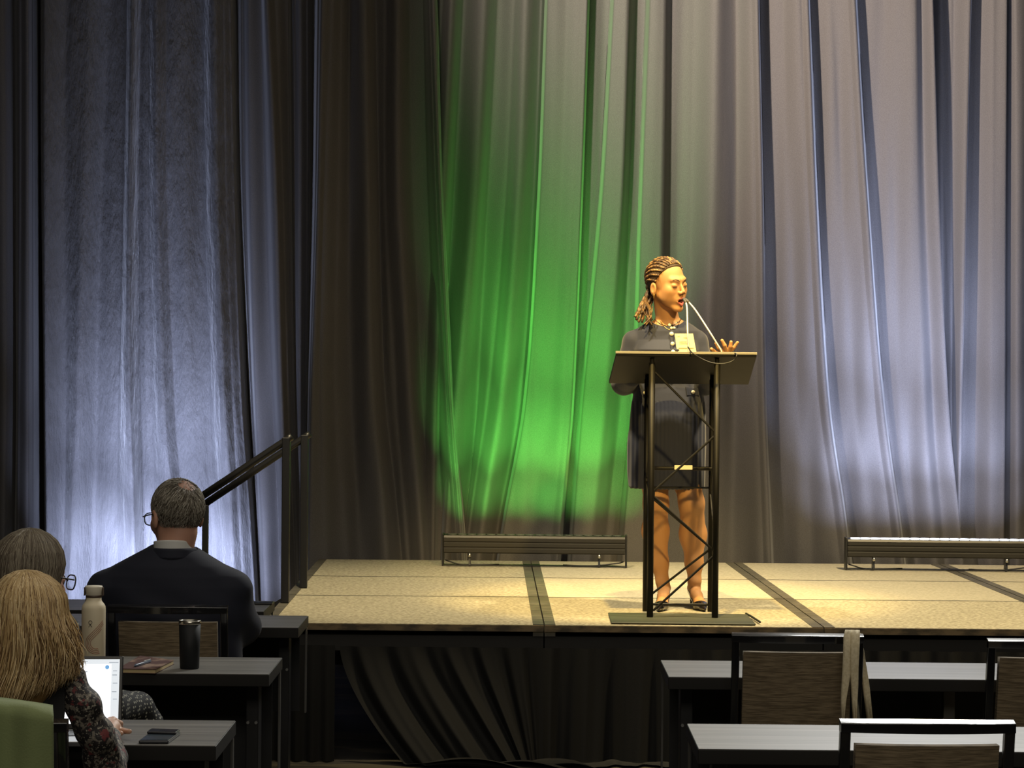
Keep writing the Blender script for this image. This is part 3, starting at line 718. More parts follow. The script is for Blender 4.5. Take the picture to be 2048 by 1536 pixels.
# brand mark: loop over two crossed legs ; px offsets measured on the bottle (0.0016 m per px)
def mark(pts, rad, mb, n=3): mb.tube([on_cyl(*p) for p in pts], rad, 6, flat=.5)
mb = MB()
mark([(.0055*math.cos(q*math.pi/8)-.004, .155+.0055*math.sin(q*math.pi/8)) for q in range(17)], .0012, mb)
mark([(-.0095, .1405), (-.006, .145), (-.0005, .1510)], .0012, mb); mark([(.0015, .1405), (-.002, .145), (-.0075, .1510)], .0012, mb)
obj('printed_mark', mb, m_darkink, t)
mb = MB()
for k in range(4):
    rr = .0335 - k*.0052; cx, cz = .0145, .090
    pts = [(cx + rr*math.cos(a), cz + rr*math.sin(a)) for a in [R(290 - 8*q) for q in range(19)]]
    e = pts[-1]; L = .075-.004*k
    pts += [(e[0] + L*s*.71, e[1] + L*s*.71) for s in (.15, .35, .55, .75, .95)]
    pts = [p for p in pts if p[0] < .041]
    mark(pts, .0013, mb)
obj('printed_stripes', mb, m_brownink, t)
# tumbler
bb2 = atz(379, 1337, .7515)
t = thing('tumbler', 'black insulated tumbler with a steel rim', 'tumbler', bb2, 0)
obj('cup', MB().lathe([(.028, 0), (.0305, .003), (.032, .06), (.0345, .141)], bb2, 40), mat('black_powder_coat', (0.007, 0.008, 0.009), 0.6, spec=0.3), t, smooth=True)
obj('rim', MB().lathe([(.0345, .141), (.0355, .143), (.0355, .152), (.034, .154), (.031, .150), (.031, .146)], bb2, 40), mat('steel_rim', (0.6, 0.57, 0.5), 0.25, metal=1.0), t, smooth=True)
obj('lid', MB().lathe([(.031, .140), (.031, .149), (.0, .150)], bb2, 32), m_black, t, smooth=True)
# notebook and pen
z0 = .7515
nb = [atz(px, py, z0) for px, py in ((236,1346), (311,1347.5), (348,1329), (280,1320))]
t = thing('notebook', 'brown patterned notebook with a pen lying on it', 'notebook', sum(nb, Vector())/4, 0)
up = lambda q, z: [(p.x, p.y, z) for p in q]
cen = sum(nb, Vector())/4
ins = [cen + (p-cen)*.975 for p in nb]
obj('pages', MB().hexa(up(ins, z0+.0015), up(ins, z0+.0125)), mat('cream_pages', (0.60, 0.47, 0.25), 0.8), t)
obj('cover', MB().hexa(up(nb, z0), up(nb, z0+.0015)), mat('notebook_cover', (0.10, 0.05, 0.045), 0.6), t)
obj('cover', MB().hexa(up(nb, z0+.0125), up(nb, z0+.0145)), mat('notebook_pattern', (0.11, 0.055, 0.05), 0.55, noise=((0.30, 0.20, 0.15), (14, 9, 9), 3, 0.52, 0.62)), t)
pa = atz(268, 1332, z0+.019); pb = atz(301, 1322, z0+.019)
t = thing('pen', 'blue-grey pen lying across the notebook', 'pen', pa, 0)
obj('barrel', MB().tube([pa, pa+(pb-pa)*.08, pa+(pb-pa)*.1, pa+(pb-pa)*.95, pb], [.001, .003, .0048, .0048, .003], 12), mat('pen_blue', (0.10, 0.13, 0.19), 0.3), t, smooth=True)
obj('clip', MB().tube([pa+(pb-pa)*.6+Vector((0,0,.006)), pb+Vector((0,0,.006))], .0012, 6), m_silver, t)
# folded phone on the front table
z0 = .7515
ph = [atz(px, py, z0) for px, py in ((277,1488), (337,1488), (361,1470), (303,1468))]
t = thing('phone', 'dark phone lying face down on the front table', 'phone', sum(ph, Vector())/4, 0)
cen = sum(ph, Vector())/4
obj('phone_body', MB().hexa(up(ph, z0), up(ph, z0+.009)), mat('phone_black', (0.012, 0.013, 0.018), 0.3), t, bevel=.003)
ins = [cen+(p-cen)*.9 for p in ph]
obj('back_glass', MB().hexa(up([ins[0], ins[1], ins[1]+(ins[2]-ins[1])*.62, ins[0]+(ins[3]-ins[0])*.62], z0+.009), up([ins[0], ins[1], ins[1]+(ins[2]-ins[1])*.62, ins[0]+(ins[3]-ins[0])*.62], z0+.0098)), mat('phone_glass', (0.05, 0.065, 0.08), 0.2), t)
cm = [ph[3]+(ph[0]-ph[3])*.38, ph[2]+(ph[1]-ph[2])*.38, ph[2]+(ph[1]-ph[2])*.05, ph[3]+(ph[0]-ph[3])*.05]
obj('camera_bar', MB().hexa(up(cm, z0+.009), up(cm, z0+.0165)), mat('phone_black', (0,0,0)), t, bevel=.003)
# something dark lying on the farthest left table
q = atz(538, 1209, .7515)
o = obj('phone', MB().box((q.x-.10, q.y-.02, .7515), (q.x+.015, q.y+.045, .7600)), m_black, bevel=.003)
tag(o, 'small black phone on the farthest left table by the stage corner', 'phone')

# laptop on the front table, screen towards us
ld = 6.50
A = at(247, 1312, ld+.03); Bp = at(243, 1446, ld-.02)      # right edge: top and bottom
wv = Vector((-1, -0.10, 0)).normalized(); W_ = .305
hinge = Vector((Bp.x, Bp.y, .7665)); topv = Vector((A.x, A.y, A.z))
upv = (topv-hinge)
t = thing('laptop', 'open laptop with a bright white document on its screen', 'laptop', (hinge.x, hinge.y, .7515), 0)
nrm = wv.cross(upv).normalized()
if nrm.y > 0: nrm = -nrm
def S(u, v, dep=0): return hinge + wv*(W_*u) + upv*v + nrm*dep
def plate(u0, u1, v0, v1, d0, d1): return MB().hexa([S(u0,v0,d0), S(u1,v0,d0), S(u1,v0,d1), S(u0,v0,d1)], [S(u0,v1,d0), S(u1,v1,d0), S(u1,v1,d1), S(u0,v1,d1)])
obj('screen_shell', plate(0, 1, 0, 1, -.006, 0), mat('laptop_black', (0.015, 0.015, 0.016), 0.4), t, bevel=.003)
m_scr = mat('screen_page', (0.8, 0.8, 0.8), 0.3, emit=(0.93, 0.97, 1.0), emit_s=0.95)
m_scr2 = mat('screen_sidebar', (0.6, 0.6, 0.6), 0.3, emit=(0.62, 0.68, 0.74), emit_s=0.7)
m_ink = mat('screen_ink', (0.3, 0.32, 0.35), 0.4, emit=(0.45, 0.50, 0.56), emit_s=0.45)
sc = obj('display', plate(.03, .97, .07, .955, 0, .0008), m_scr2, t)
obj('document_window', plate(.10, .97, .07, .885, .0008, .0012), m_scr, sc)
mb = MB()
def dot(u, v, r):
    c = S(u, v, .0016); ux_ = wv*r; uy_ = upv.normalized()*r
    mb2 = MB(); ring = [c + ux_*math.cos(k*math.pi/8) + uy_*math.sin(k*math.pi/8) for k in range(16)]
    mb2.add(ring, [tuple(range(16))]); return mb2
obj('blue_button', dot(.135, .845, .0055), mat('screen_blue', (0.1, 0.25, 0.5), 0.4, emit=(0.12, 0.30, 0.55), emit_s=0.8), sc)
mb = MB()
for (u0, u1, v0, v1) in ((.04,.12,.905,.915),(.05,.085,.79,.80),(.05,.09,.73,.745),(.045,.085,.62,.63),(.05,.09,.50,.515),(.045,.08,.40,.41),(.30,.46,.775,.79),(.50,.60,.745,.755),(.30,.95,.92,.93)):
    h_ = plate(u0, u1, v0, v1, .0013, .0016); mb.add(h_.v, h_.f)
obj('screen_text', mb, m_ink, sc)
dk = Vector((wv.y, -wv.x, 0)); dk = dk if dk.y < 0 else -dk
z0 = .7515
q = [Vector((hinge.x, hinge.y, 0)), Vector((hinge.x, hinge.y, 0))+wv*W_]
q += [q[1]+dk*.21, q[0]+dk*.21]
obj('keyboard_deck', MB().hexa([(p.x,p.y,z0) for p in q], [(p.x,p.y,z0+.013) for p in q]), mat('laptop_silver', (0.35, 0.35, 0.36), 0.35, metal=0.8), t, bevel=.002)
mb = MB()
for r_ in range(5):
    for c_ in range(12):
        o_ = q[0] + wv*(.02+c_*.0225) + dk*(.02+r_*.019)
        mb.hexa([(p.x,p.y,z0+.013) for p in (o_, o_+wv*.019, o_+wv*.019+dk*.016, o_+dk*.016)], [(p.x,p.y,z0+.0145) for p in (o_, o_+wv*.019, o_+wv*.019+dk*.016, o_+dk*.016)])
obj('keys', mb, m_black, t)
# ================================================================ people
def zat(py, d, px=1024): return at(px, py, d).z
def stack(p, levels, cap=0.01):
    """levels: (z, cx, cy, rx, ry), any order; lofted elliptical body"""
    L = sorted(levels); z = [l[0] for l in L]
    zz_ = np.clip(p[:, 2], z[0], z[-1])
    f = lambda i: np.interp(zz_, z, [l[i] for l in L])
    cx, cy, rx, ry = f(1), f(2), f(3), f(4)
    q = np.sqrt(((p[:,0]-cx)/rx)**2 + ((p[:,1]-cy)/ry)**2)
    d = (q-1)*np.minimum(rx, ry)*np.clip(0.6+0.4*q, .6, 1.2)
    dz = np.maximum(z[0]-p[:,2], p[:,2]-z[-1])
    return smax(d, dz, cap)
def pxlevels(d, rows, s=None):
    s = s or F_PX/d; out = []
    for py, cx, hw, ry, *dy in rows:
        P = at(cx, py, d); out.append((P.z, P.x, d+(dy[0] if dy else 0), hw/s, ry))
    return out
def npM(M): return np.array([[M[i][j] for j in range(3)] for i in range(3)])
class Head:
    def __init__(s, C, M, k=1.0, mouth=0.0, fem=True, ear=0.0):
        s.ear = ear; s.C = np.array(C); s.M = npM(M); s.k = k; s.mouth = mouth; s.fem = fem
    def loc(s, p): return ((p - s.C) @ s.M) / s.k
    def W(s, q): return Vector((s.M @ (np.array(q) * s.k) + s.C).tolist())
    def sdf(s, p):
        q = s.loc(p); m = s.mouth
        a = np.stack([np.abs(q[:,0]), q[:,1], q[:,2]], 1)
        d = el(q, (0,.020,.030), (.074,.092,.084))
        d = smin(d, el(q, (0,-.020,-.026), (.058,.064,.080)), .025)
        d = smin(d, rc(a, (.046,.004,-.050), (.014,-.062,-.096-m*.5), .016, .015), .022)
        d = smin(d, el(q, (0,-.070,-.098-m*.6), (.018,.015,.016)), .014)
        d = smin(d, rc(a, (.008,-.076,.022), (.038,-.066,.024), .008, .008), .020)
        d = smin(d, el(a, (.040,-.052,-.024), (.021,.021,.022)), .022)
        d = smin(d, el(q, (0,-.066,-.066), (.030,.024,.028)), .014)
        if s.ear: d = smin(d, el(a, (.036,-.036,-.052), (.024,.030,.034)), .020)
        # sockets then lids
        d = smax(d, -el(a, (.031,-.094,.001), (.016,.0115,.010)), .012)
        d = smin(d, el(a, (.0310,-.0725,-.000), (.0150,.0115,.0110)), .006)
        # nose
        n = rc(q, (0,-.081,.006), (0,-.099,-.028), .0058, .0088)
        n = smin(n, el(a, (.0115,-.0915,-.0345), (.0078,.010,.0075)), .006)
        d = smin(d, n, .008)
        d = smax(d, -el(a, (.0065,-.096,-.0425), (.0032,.005,.0035)), .003)
        # lips
        if m > 0: d = smax(d, -el(q, (0,-.094,-.0685-m*.35), (.0175,.020,.0065+m*.55)), .004)
        up = rc(a, (.0045,-.0910,-.0590), (.022,-.0800,-.0650), .0056, .0028)
        lo = rc(a, (.000,-.0890,-.0735-m), (.021,-.0800,-.0675-m*.4), .0066, .0030)
        s_ = smin(up, lo, .002); d = smin(d, s_, .004)
        # ears
        e = el(a, (.0790,.014,-.006-s.ear), (.0085,.0185,.031))
        e = smax(e, -el(a, (.0875,.010,-.002-s.ear), (.0055,.0105,.017)), .003)
        d = smin(d, e, .006)
        return d * s.k
    def regions(s, V, F):
        c = V[F].mean(1); q = s.loc(c); a = np.stack([np.abs(q[:,0]), q[:,1], q[:,2]], 1); m = s.mouth
        up = rc(a, (.0045,-.0905,-.0595), (.021,-.0800,-.0655), .0056, .0028)
        lo = rc(a, (.000,-.0885,-.0735-m), (.020,-.0800,-.0675-m*.4), .0064, .0030)
        mi = np.zeros(len(F), dtype=int); mi[np.minimum(up, lo) < .0006] = 1
        if m > 0:
            ins = el(q, (0,-.094,-.0685-m*.35), (.0175,.030,.0065+m*.55)) < .0012
            mi[ins & (q[:,1] > -.0865) & (np.minimum(up, lo) > -.0005)] = 2
        return mi
m_lip = mat('lips', (0.38, 0.09, 0.08), 0.4)
m_mouth = mat('mouth_inside', (0.10, 0.015, 0.012), 0.5)
m_brow = mat('dark_brow', (0.05, 0.028, 0.015), 0.8)
m_teeth = mat('teeth', (0.75, 0.72, 0.66), 0.3)
def body_mesh(name, sdf, lo, hi, h, mats, parent, head=None):
    V, F = sdf_mesh(sdf, lo, hi, h)
    mi = head.regions(V, F) if head else None
    return obj(name, (V, F, mi), mats, parent, smooth=True)

# ---------------------------------------------------------------- the speaker
SD = 11.80; S_ = F_PX/SD
def sp(px, py, d=SD): return np.array(at(px, py, d))
t = thing('person', 'person in navy knit dress with cream buttons speaking at the lectern, braids tied back', 'person', (at(1345, 1213, SD).x, SD, SZ))
m_skin = mat('brown_skin', (0.47, 0.24, 0.10), 0.6, sss=0.08, bump=(260, 0.05, 0.0006))
m_navy = mat('navy_knit', (0.013, 0.017, 0.040), 0.8, sheen=0.2, bump=(420, 0.25, 0.001))
hd = Head(at(1336, 568, 11.72), rotm(R(41), R(5), R(-5)), 1.03, mouth=.016, ear=.014)
neckT = np.array(hd.W((0,.028,-.06))); neckB = sp(1337, 650, 11.80)
armL = [sp(1268,684), sp(1248,765), sp(1262,752,11.66), sp(1304,733,11.50)]
armR = [sp(1393,684), sp(1413,768,11.76), sp(1426,745,11.62), sp(1443,713,11.42)]
palmR = [sp(1443,713,11.42), sp(1450,707,11.37)]
fR = [([ (1441,710,11.40),(1431,705,11.36),(1423,698,11.35)], (.0108,.0095,.0075)),
      ([ (1444,704,11.37),(1437,696,11.35),(1432,687,11.345)], (.0102,.0092,.0072)),
      ([ (1452,702,11.36),(1449,691,11.345),(1444,681,11.34)], (.0104,.0094,.0074)),
      ([ (1458,703,11.36),(1461,693,11.345),(1462,684,11.34)], (.0100,.0090,.0072)),
      ([ (1461,706,11.37),(1468,695,11.355),(1475,685,11.35)], (.0092,.0082,.0068))]
fL = [([ (1302,733,11.49),(1306,731,11.44),(1308,730,11.41)], (.009,.008,.006)), ([ (1308,733,11.48),(1313,731,11.43),(1316,730,11.39)], (.009,.008,.006)),
      ([ (1312,733,11.48),(1320,732,11.43),(1324,731,11.40)], (.009,.008,.006)), ([ (1314,735,11.49),(1324,734,11.45),(1329,733,11.42)], (.008,.007,.006)), ([ (1300,731,11.50),(1296,729,11.46),(1294,729,11.44)], (.009,.008,.007))]
legA = [sp(1308,870), sp(1310,960,11.78), sp(1312,1008,11.755), sp(1311,1062,11.83), sp(1319,1125,11.83), sp(1325,1163,11.82)]
legB = [sp(1362,870), sp(1374,960,11.78), sp(1383,1006,11.755), sp(1386,1070,11.83), sp(1388,1125,11.83), sp(1389,1162,11.82)]
legr = [.075, .064, .056, .061, .039, .030]
footA = [sp(1328,1176,11.84), sp(1327,1192,11.74), np.array([at(1324,1205,11.66).x, 11.66, SZ+.026]), np.array([at(1320,1208,11.60).x, 11.60, SZ+.018])]
footB = [sp(1388,1176,11.85), sp(1393,1192,11.76), np.array([at(1400,1205,11.69).x, 11.69, SZ+.026]), np.array([at(1406,1208,11.63).x, 11.63, SZ+.018])]
footr = [.029, .027, .027, .016]
def sk_legs(p):
    d = chain(p, legA, legr, .03); d = smin(d, chain(p, legB, legr, .03), .005)
    for L in (legA, legB):
        k = L[2] + np.array([0, -.020, .0]); d = smin(d, el(p, k, (.034,.035,.040)), .03)
        d = smin(d, el(p, L[3]+np.array([0,.018,.01]), (.045,.045,.08)), .03)
    d = smin(d, chain(p, [legA[-1]]+footA, [.030]+footr, .015), .015)
    d = smin(d, chain(p, [legB[-1]]+footB, [.030]+footr, .015), .015)
    return d
inner = pxlevels(SD, [(640,1337,28,.055),(652,1336,52,.075),(668,1334,64,.085),(700,1332,62,.095),(775,1335,55,.085),(850,1335,66,.10),(890,1335,66,.10)])
def sk_up(p):
    d = hd.sdf(p)
    d = smin(d, rc(p, neckT, neckB, .050, .056), .02)
    d = smin(d, rc(p, sp(1308,660), sp(1360,660), .022), .03)
    d = smin(d, stack(p, inner), .02)
    d = smin(d, chain(p, armL, [.040,.036,.034,.024], .02), .02)
    d = smin(d, chain(p, armR, [.040,.036,.034,.022], .02), .02)
    d = smin(d, el(p, (palmR[0]+palmR[1])/2+np.array([.004,-.01,.002]), (.034,.036,.017)), .012)
    d = smin(d, el(p, sp(1307,733,11.48), (.028,.040,.014)), .01)
    for pts, rs in fR+fL: d = smin(d, chain(p, [sp(*q) for q in pts], rs, .003), .0035)
    return d
def sk_all(p):
    out = np.empty(len(p)); z = p[:,2]; cut = zat(860, SD)
    a = z > cut + .03; b = z < cut - .03; m = ~(a | b)
    if a.any(): out[a] = sk_up(p[a])
    if b.any(): out[b] = sk_legs(p[b])
    if m.any(): out[m] = smin(sk_up(p[m]), sk_legs(p[m]), .02)
    return out
cx = SD
body_mesh('body', sk_all, (at(1205,700,SD).x, 11.28, SZ+.002), (at(1490,700,SD).x, 12.05, zat(505, SD)), .0036, [m_skin, m_lip, m_mouth], t, hd)
# teeth, lashes, brows
obj('teeth', MB().tube([hd.W((x_, -.0835+abs(x_)*.35, -.0640)) for x_ in (-.012,-.006,0,.006,.012)], .0032, 8), m_teeth, t, smooth=True)
for s in (-1, 1):
    obj('eyelashes', MB().tube([hd.W((s*.031+.0135*math.sin(a), -.0728-.0112*math.cos(a)*.95, -.0050-.003*math.cos(a))) for a in [R(-75+15*k) for k in range(11)]], .0012, 6), m_brow, t)
    obj('eyebrow', MB().tube([hd.W((s*x_, y_, z_)) for x_, y_, z_ in ((.013,-.0885,.0185),(.022,-.0878,.0235),(.033,-.0835,.0270),(.044,-.0750,.0240))], [.0012,.0022,.0020,.0010], 8), m_brow, t, smooth=True)
# dress
dl = pxlevels(SD, [(641,1337,34,.062),(650,1336,50,.080),(662,1335,66,.10),(680,1334,70,.110),(700,1332,70,.135,-.012),(730,1333,65,.120,-.005),(768,1336,66,.105),(785,1337,70,.112),(830,1336,76,.126),(890,1334,79,.132),(940,1333,78,.130),(977,1333,76,.127)])
def dress(p):
    d = stack(p, dl, .012)
    a = chain(p, armL[:3], [.053,.057,.052], .02); d = smin(d, a, .012)
    b = chain(p, armR[:3], [.053,.050,.044], .02); d = smin(d, b, .012)
    d = smin(d, rc(p, armL[0], sp(1312,657), .048, .022), .02); d = smin(d, rc(p, armR[0], sp(1362,657), .048, .022), .02)
    d = smax(d, -el(p, sp(1335,637,11.76), (.078,.105,.040)), .006)
    # knit ribs and the hollow between arm and bust
    return d + .0012*np.sin(p[:,0]*330)*(p[:,2] < zat(800, SD))
body_mesh('dress', dress, (at(1205,700,SD).x, 11.45, zat(985, SD)), (at(1440,700,SD).x, 12.05, zat(625, SD)), .0045, m_navy, t)
def surf(fn, px, py, d0=11.3, d1=11.95):
    """first hit of fn along the line of sight"""
    ds = np.linspace(d0, d1, 400); P = np.array([tuple(at(px, py, d)) for d in ds]); v = fn(P)
    i = np.argmax(v < 0); return P[i] if v[i] < 0 else np.array(at(px, py, SD-.1))
m_cbut = mat('cream_button', (0.72, 0.66, 0.50), 0.4)
m_braidtrim = mat('dark_placket', (0.010, 0.012, 0.03), 0.8)
pl_ = [surf(dress, x, y) + np.array([0,-.002,0]) for x, y in ((1341,655),(1343,668),(1344,682),(1344,696),(1345,712),(1345,735),(1344,765))]
obj('placket', MB().tube([Vector(q) for q in pl_], .010, 8, flat=.25), m_braidtrim, t, smooth=True)
for x, y in ((1343,668),(1345,688),(1346,704),(1345,724),(1345,744)):
    q = surf(dress, x, y)
    obj('button', MB().tube([Vector(q)+Vector((0,-.012,0)), Vector(q)+Vector((0,-.006,0)), Vector(q)+Vector((0,.004,0))], [.008,.0105,.0105], 14), m_cbut, t, smooth=True)
# neckline trim, necklace
ring = []
for k in range(25):
    a = R(-78 + 156*k/24); c = sp(1335, 648, SD-.02)
    q = c + np.array([.080*math.sin(a), -.108*math.cos(a), .018*(1-math.cos(a))*1.4-.006]); ring.append(q)
ring2 = []
for k in range(17):
    a = -1+2*k/16; px = 1336 + 27*a; py = 652 - 14*abs(a)**2.2
    q = surf(lambda P: np.minimum(dress(P), sk_up(P)), px, py) + np.array([0,-.002,0]); ring2.append(Vector(q))
obj('neck_trim', MB().tube(ring2, .0018, 8), m_cbut if False else m_braidtrim, t, smooth=True)
nk = []
for k in range(15):
    a = -1+2*k/14; px = 1338 + 17*a; py = 659 - 16*abs(a)**1.6
    nk.append(Vector(surf(lambda P: np.minimum(dress(P), sk_up(P)), px, py) + np.array([0,-.003,0])))
o = obj('necklace', MB().tube(nk, .0017, 6), mat('gold', (0.8, 0.55, 0.2), 0.3, metal=1.0), t, smooth=True)
mb = MB()
for x, y, r in ((1339,650,.009),(1343,656,.007),(1348,656,.007)):
    q = Vector(surf(lambda P: np.minimum(dress(P), sk_up(P)), x, y)) + Vector((0,-.006,0))
    mb.tube([q+Vector((0,-r*.5,0)), q, q+Vector((0,r*.6,0))], [r*.5, r, r*.5], 10)
obj('pendant_flowers', mb, mat('pearl', (0.85, 0.8, 0.65), 0.3), t, smooth=True)
# name badge
bq = [surf(dress, x, y) for x, y in ((1350,668),(1387,667),(1393,706),(1356,704))]
yy = min(q[1] for q in bq) - .006
bq = [Vector(at(px, py, yy + (.0 if i < 2 else .004))) for i, (px, py) in enumerate(((1349,667),(1386,667),(1393,706),(1354,703)))]
bd = obj('name_badge', MB().hexa([(p.x,p.y,p.z) for p in bq], [(p.x,p.y+.002,p.z) for p in bq]), mat('badge_paper', (0.80, 0.74, 0.48), 0.5), t)
mb = MB()
for u0, u1, v in ((.15,.28,.14),(.45,.75,.22),(.2,.6,.45),(.2,.75,.55),(.1,.95,.80)):
    a = bq[0]+(bq[1]-bq[0])*u0+(bq[3]-bq[0])*v; b = bq[0]+(bq[1]-bq[0])*u1+(bq[3]-bq[0])*v
    mb.tube([a+Vector((0,-.001,0)), b+Vector((0,-.001,0))], .0006 if v < .7 else .0009, 4)
obj('badge_print', mb, mat('badge_ink', (0.35, 0.32, 0.12), 0.6), bd)
# pocket flaps with a button
for x, y in ((1384,782),(1288,784)):
    q = [surf(dress, x+dx, y+dy) + np.array([0,-.006,0]) for dx, dy in ((-13,-9),(12,-6),(14,9),(-10,9))]
    fl = obj('pocket_flap', MB().hexa([tuple(p) for p in q], [tuple(p + np.array([0,.006,0])) for p in q]), m_navy, t, bevel=.002)
    c = Vector(surf(dress, x+2, y+2))
    obj('flap_button', MB().tube([c+Vector((0,-.014,0)), c+Vector((0,-.010,0)), c], [.007,.009,.009], 12), m_cbut, fl, smooth=True)
# shoes: pointed black pumps with thin heels
m_shoe = mat('black_patent', (0.010, 0.010, 0.012), 0.22, coat=0.4)
for ft, hx in ((footA, 6), (footB, -9)):
    def shoe(p, ft=ft):
        d = chain(p, [ft[0]+np.array([0,.004,-.012])]+ft[1:], [.031,.0285,.031,.018], .012)
        d = smin(d, rc(p, ft[3], ft[3]+(ft[3]-ft[2])*.7, .016, .006), .01)
        ax_ = (ft[0]-ft[2]); n_ = np.array([0, -ax_[2], ax_[1]]); n_ /= np.linalg.norm(n_)
        n_ = n_ if n_[2] > 0 else -n_
        cut = (p - (ft[2]+np.array([0,0,.004]))) @ n_ - .004
        d = smax(d, cut - .03*np.clip((ft[2][1]-.005-p[:,1])/.03, 0, 1), .004)
        return smax(d, (SZ+.003) - p[:,2], .002)
    lo = np.minimum.reduce(ft) - .05; hi = np.maximum.reduce(ft) + .06; lo[2] = SZ+.001
    V, F = sdf_mesh(shoe, lo, hi, .004)
    so = obj('shoe', (V, F), m_shoe, t, smooth=True)
    hb = Vector(ft[0]) + Vector((hx*.0006, .018, -.02)); 
    obj('heel', MB().tube([hb, Vector((hb.x+hx*.0006, hb.y+.004, SZ+.04)), Vector((hb.x+hx*.0007, hb.y+.004, SZ+.0025))], [.014,.006,.0045], 10), m_shoe, so, smooth=True)
# hair: braids over the scalp, gathered low and hanging behind the shoulder
m_braid = mat('brown_braids', (0.055, 0.028, 0.012), 0.6, noise=((0.34, 0.20, 0.08), (45, 45, 45), 4, 0.46, 0.66))
m_scalp = mat('dark_hair_roots', (0.045, 0.024, 0.012), 0.7)
def cap_sdf(p):
    q = hd.loc(p); d = el(q, (0,.022,.031), (.0795,.0970,.0890))
    line = np.interp(q[:,1], [-.09,-.065,-.040,-.018,.004,.025,.06,.10], [.098,.092,.076,.050,.020,-.020,-.050,-.058])
    return smax(d, line - q[:,2], .006)*hd.k
V, F = sdf_mesh(cap_sdf, hd.C-.13, hd.C+.14, .004)
hr = obj('hair', (V, F), m_scalp, t, smooth=True)
mb = MB(); knot = np.array([0, .114, -.022])
for i in range(17):
    a = -1 + 2*i/16
    sx_ = .064*math.sin(a*1.45); sy = -.050 + .052*abs(a)**2.0; sz = .100 - .080*abs(a)**2.4
    s0 = np.array([sx_*1.02, sy, sz]); pts = []
    for k in range(30):
        u = k/29; q = s0*(1-u) + knot*u; q[0] += math.sin(u*math.pi)*a*.030; q[2] += math.sin(u*math.pi)*.06*(1-abs(a)*.7)
        c = np.array([0,.022,.031]); r_ = np.array([.0805,.098,.090]); v = q - c; nrm_ = np.linalg.norm(v/r_)
        if u < .93: q = c + v/nrm_
        pts.append(hd.W(q))
    mb.tube(pts, [.0050+.0016*math.sin(k*2.3+i*1.3) for k in range(30)], 8)
obj('scalp_braids', mb, m_braid, hr, smooth=True)
mb = MB(); kw = np.array(hd.W(knot))
obj('hair_tie', MB().tube([hd.W(knot+np.array([0,-.012,.006])), hd.W(knot+np.array([0,.012,-.006]))], .020, 14), m_scalp, hr, smooth=True)
ends = [(1270,634),(1273,640),(1277,644),(1280,636),(1284,645),(1288,638),(1292,648),(1296,641),(1300,648),(1290,630),(1282,628),(1276,630),(1303,640),(1272,628),(1286,622),(1297,632)]
for i, (ex, ey) in enumerate(ends):
    m1 = at(1298 - 6*math.sin(i*1.7), 596 + 8*math.cos(i*2.3), 11.79 + .02*math.sin(i)); e = at(ex, ey, 11.74 + .012*math.sin(i*3) - .03*(i in (6,7,8,12)))
    m2 = (m1+e)/2 + Vector((-.008*math.sin(i*2.9)-.006, -.01, .004*math.cos(i)))
    pts = smooth_path([Vector(kw), m1, m2, e], 8)
    mb.tube(pts, [(.0072+.0014*math.sin(k*1.9+i))*(1-.55*max(0, k/len(pts)-.6)) for k in range(len(pts))], 7)
obj('ponytail_braids', mb, m_braid, hr, smooth=True)
mb = MB()
for px_ in ([(1291,590),(1296,612),(1303,630),(1297,640),(1288,648)],[(1289,596),(1287,622),(1296,636),(1304,650)],[(1305,612),(1303,628),(1299,640),(1292,650)]):
    P = [at(x, y, 11.70-.02*i/4) for i, (x, y) in enumerate(px_)]
    mb.tube(smooth_path(P, 6), .0027, 6)
obj('loose_strands', mb, m_braid, hr, smooth=True)
ea = hd.W((-.083, .006, -.040))
obj('earring', MB().tube([ea+Vector((0,0,.004)), ea, ea-Vector((0,0,.014)), ea-Vector((0,0,.022))], [.001,.002,.0045,.001], 8), MATS['gold'], t, smooth=True)

# ---------------------------------------------------------------- man in the dark suit, from behind
MD = 8.74; 
def mp(px, py, d=MD): return np.array(at(px, py, d))
t = thing('person', 'person in dark suit with grey hair and glasses, seen from behind', 'person', (at(345, 1300, MD).x, MD, 0))
m_pale = mat('pale_skin', (0.50, 0.27, 0.19), 0.5, sss=0.08)
m_suit = mat('navy_suit', (0.005, 0.0068, 0.018), 0.8, sheen=0.05, bump=(300, 0.2, 0.001))
m_shirt = mat('white_shirt', (0.62, 0.62, 0.60), 0.7)
mh = Head(at(351, 1033, 8.76), rotm(R(213), R(6), R(0)), 1.10, fem=False)
mnT = np.array(mh.W((0,.030,-.05))); mnB = mp(347, 1108, 8.73)
jl = pxlevels(MD, [(1086,346,40,.064),(1096,345,52,.078),(1112,343,80,.095),(1130,341,112,.110),(1150,340,138,.118),(1172,340,148,.124),(1210,342,148,.130),(1300,345,140,.14),(1400,345,138,.15),(1445,345,140,.16)])
aR = [mp(468,1180), mp(484,1254,8.84), mp(478,1256,9.02), mp(452,1244,9.30)]
aL = [mp(208,1182), mp(203,1254,8.84), mp(214,1256,9.02), mp(250,1244,9.30)]
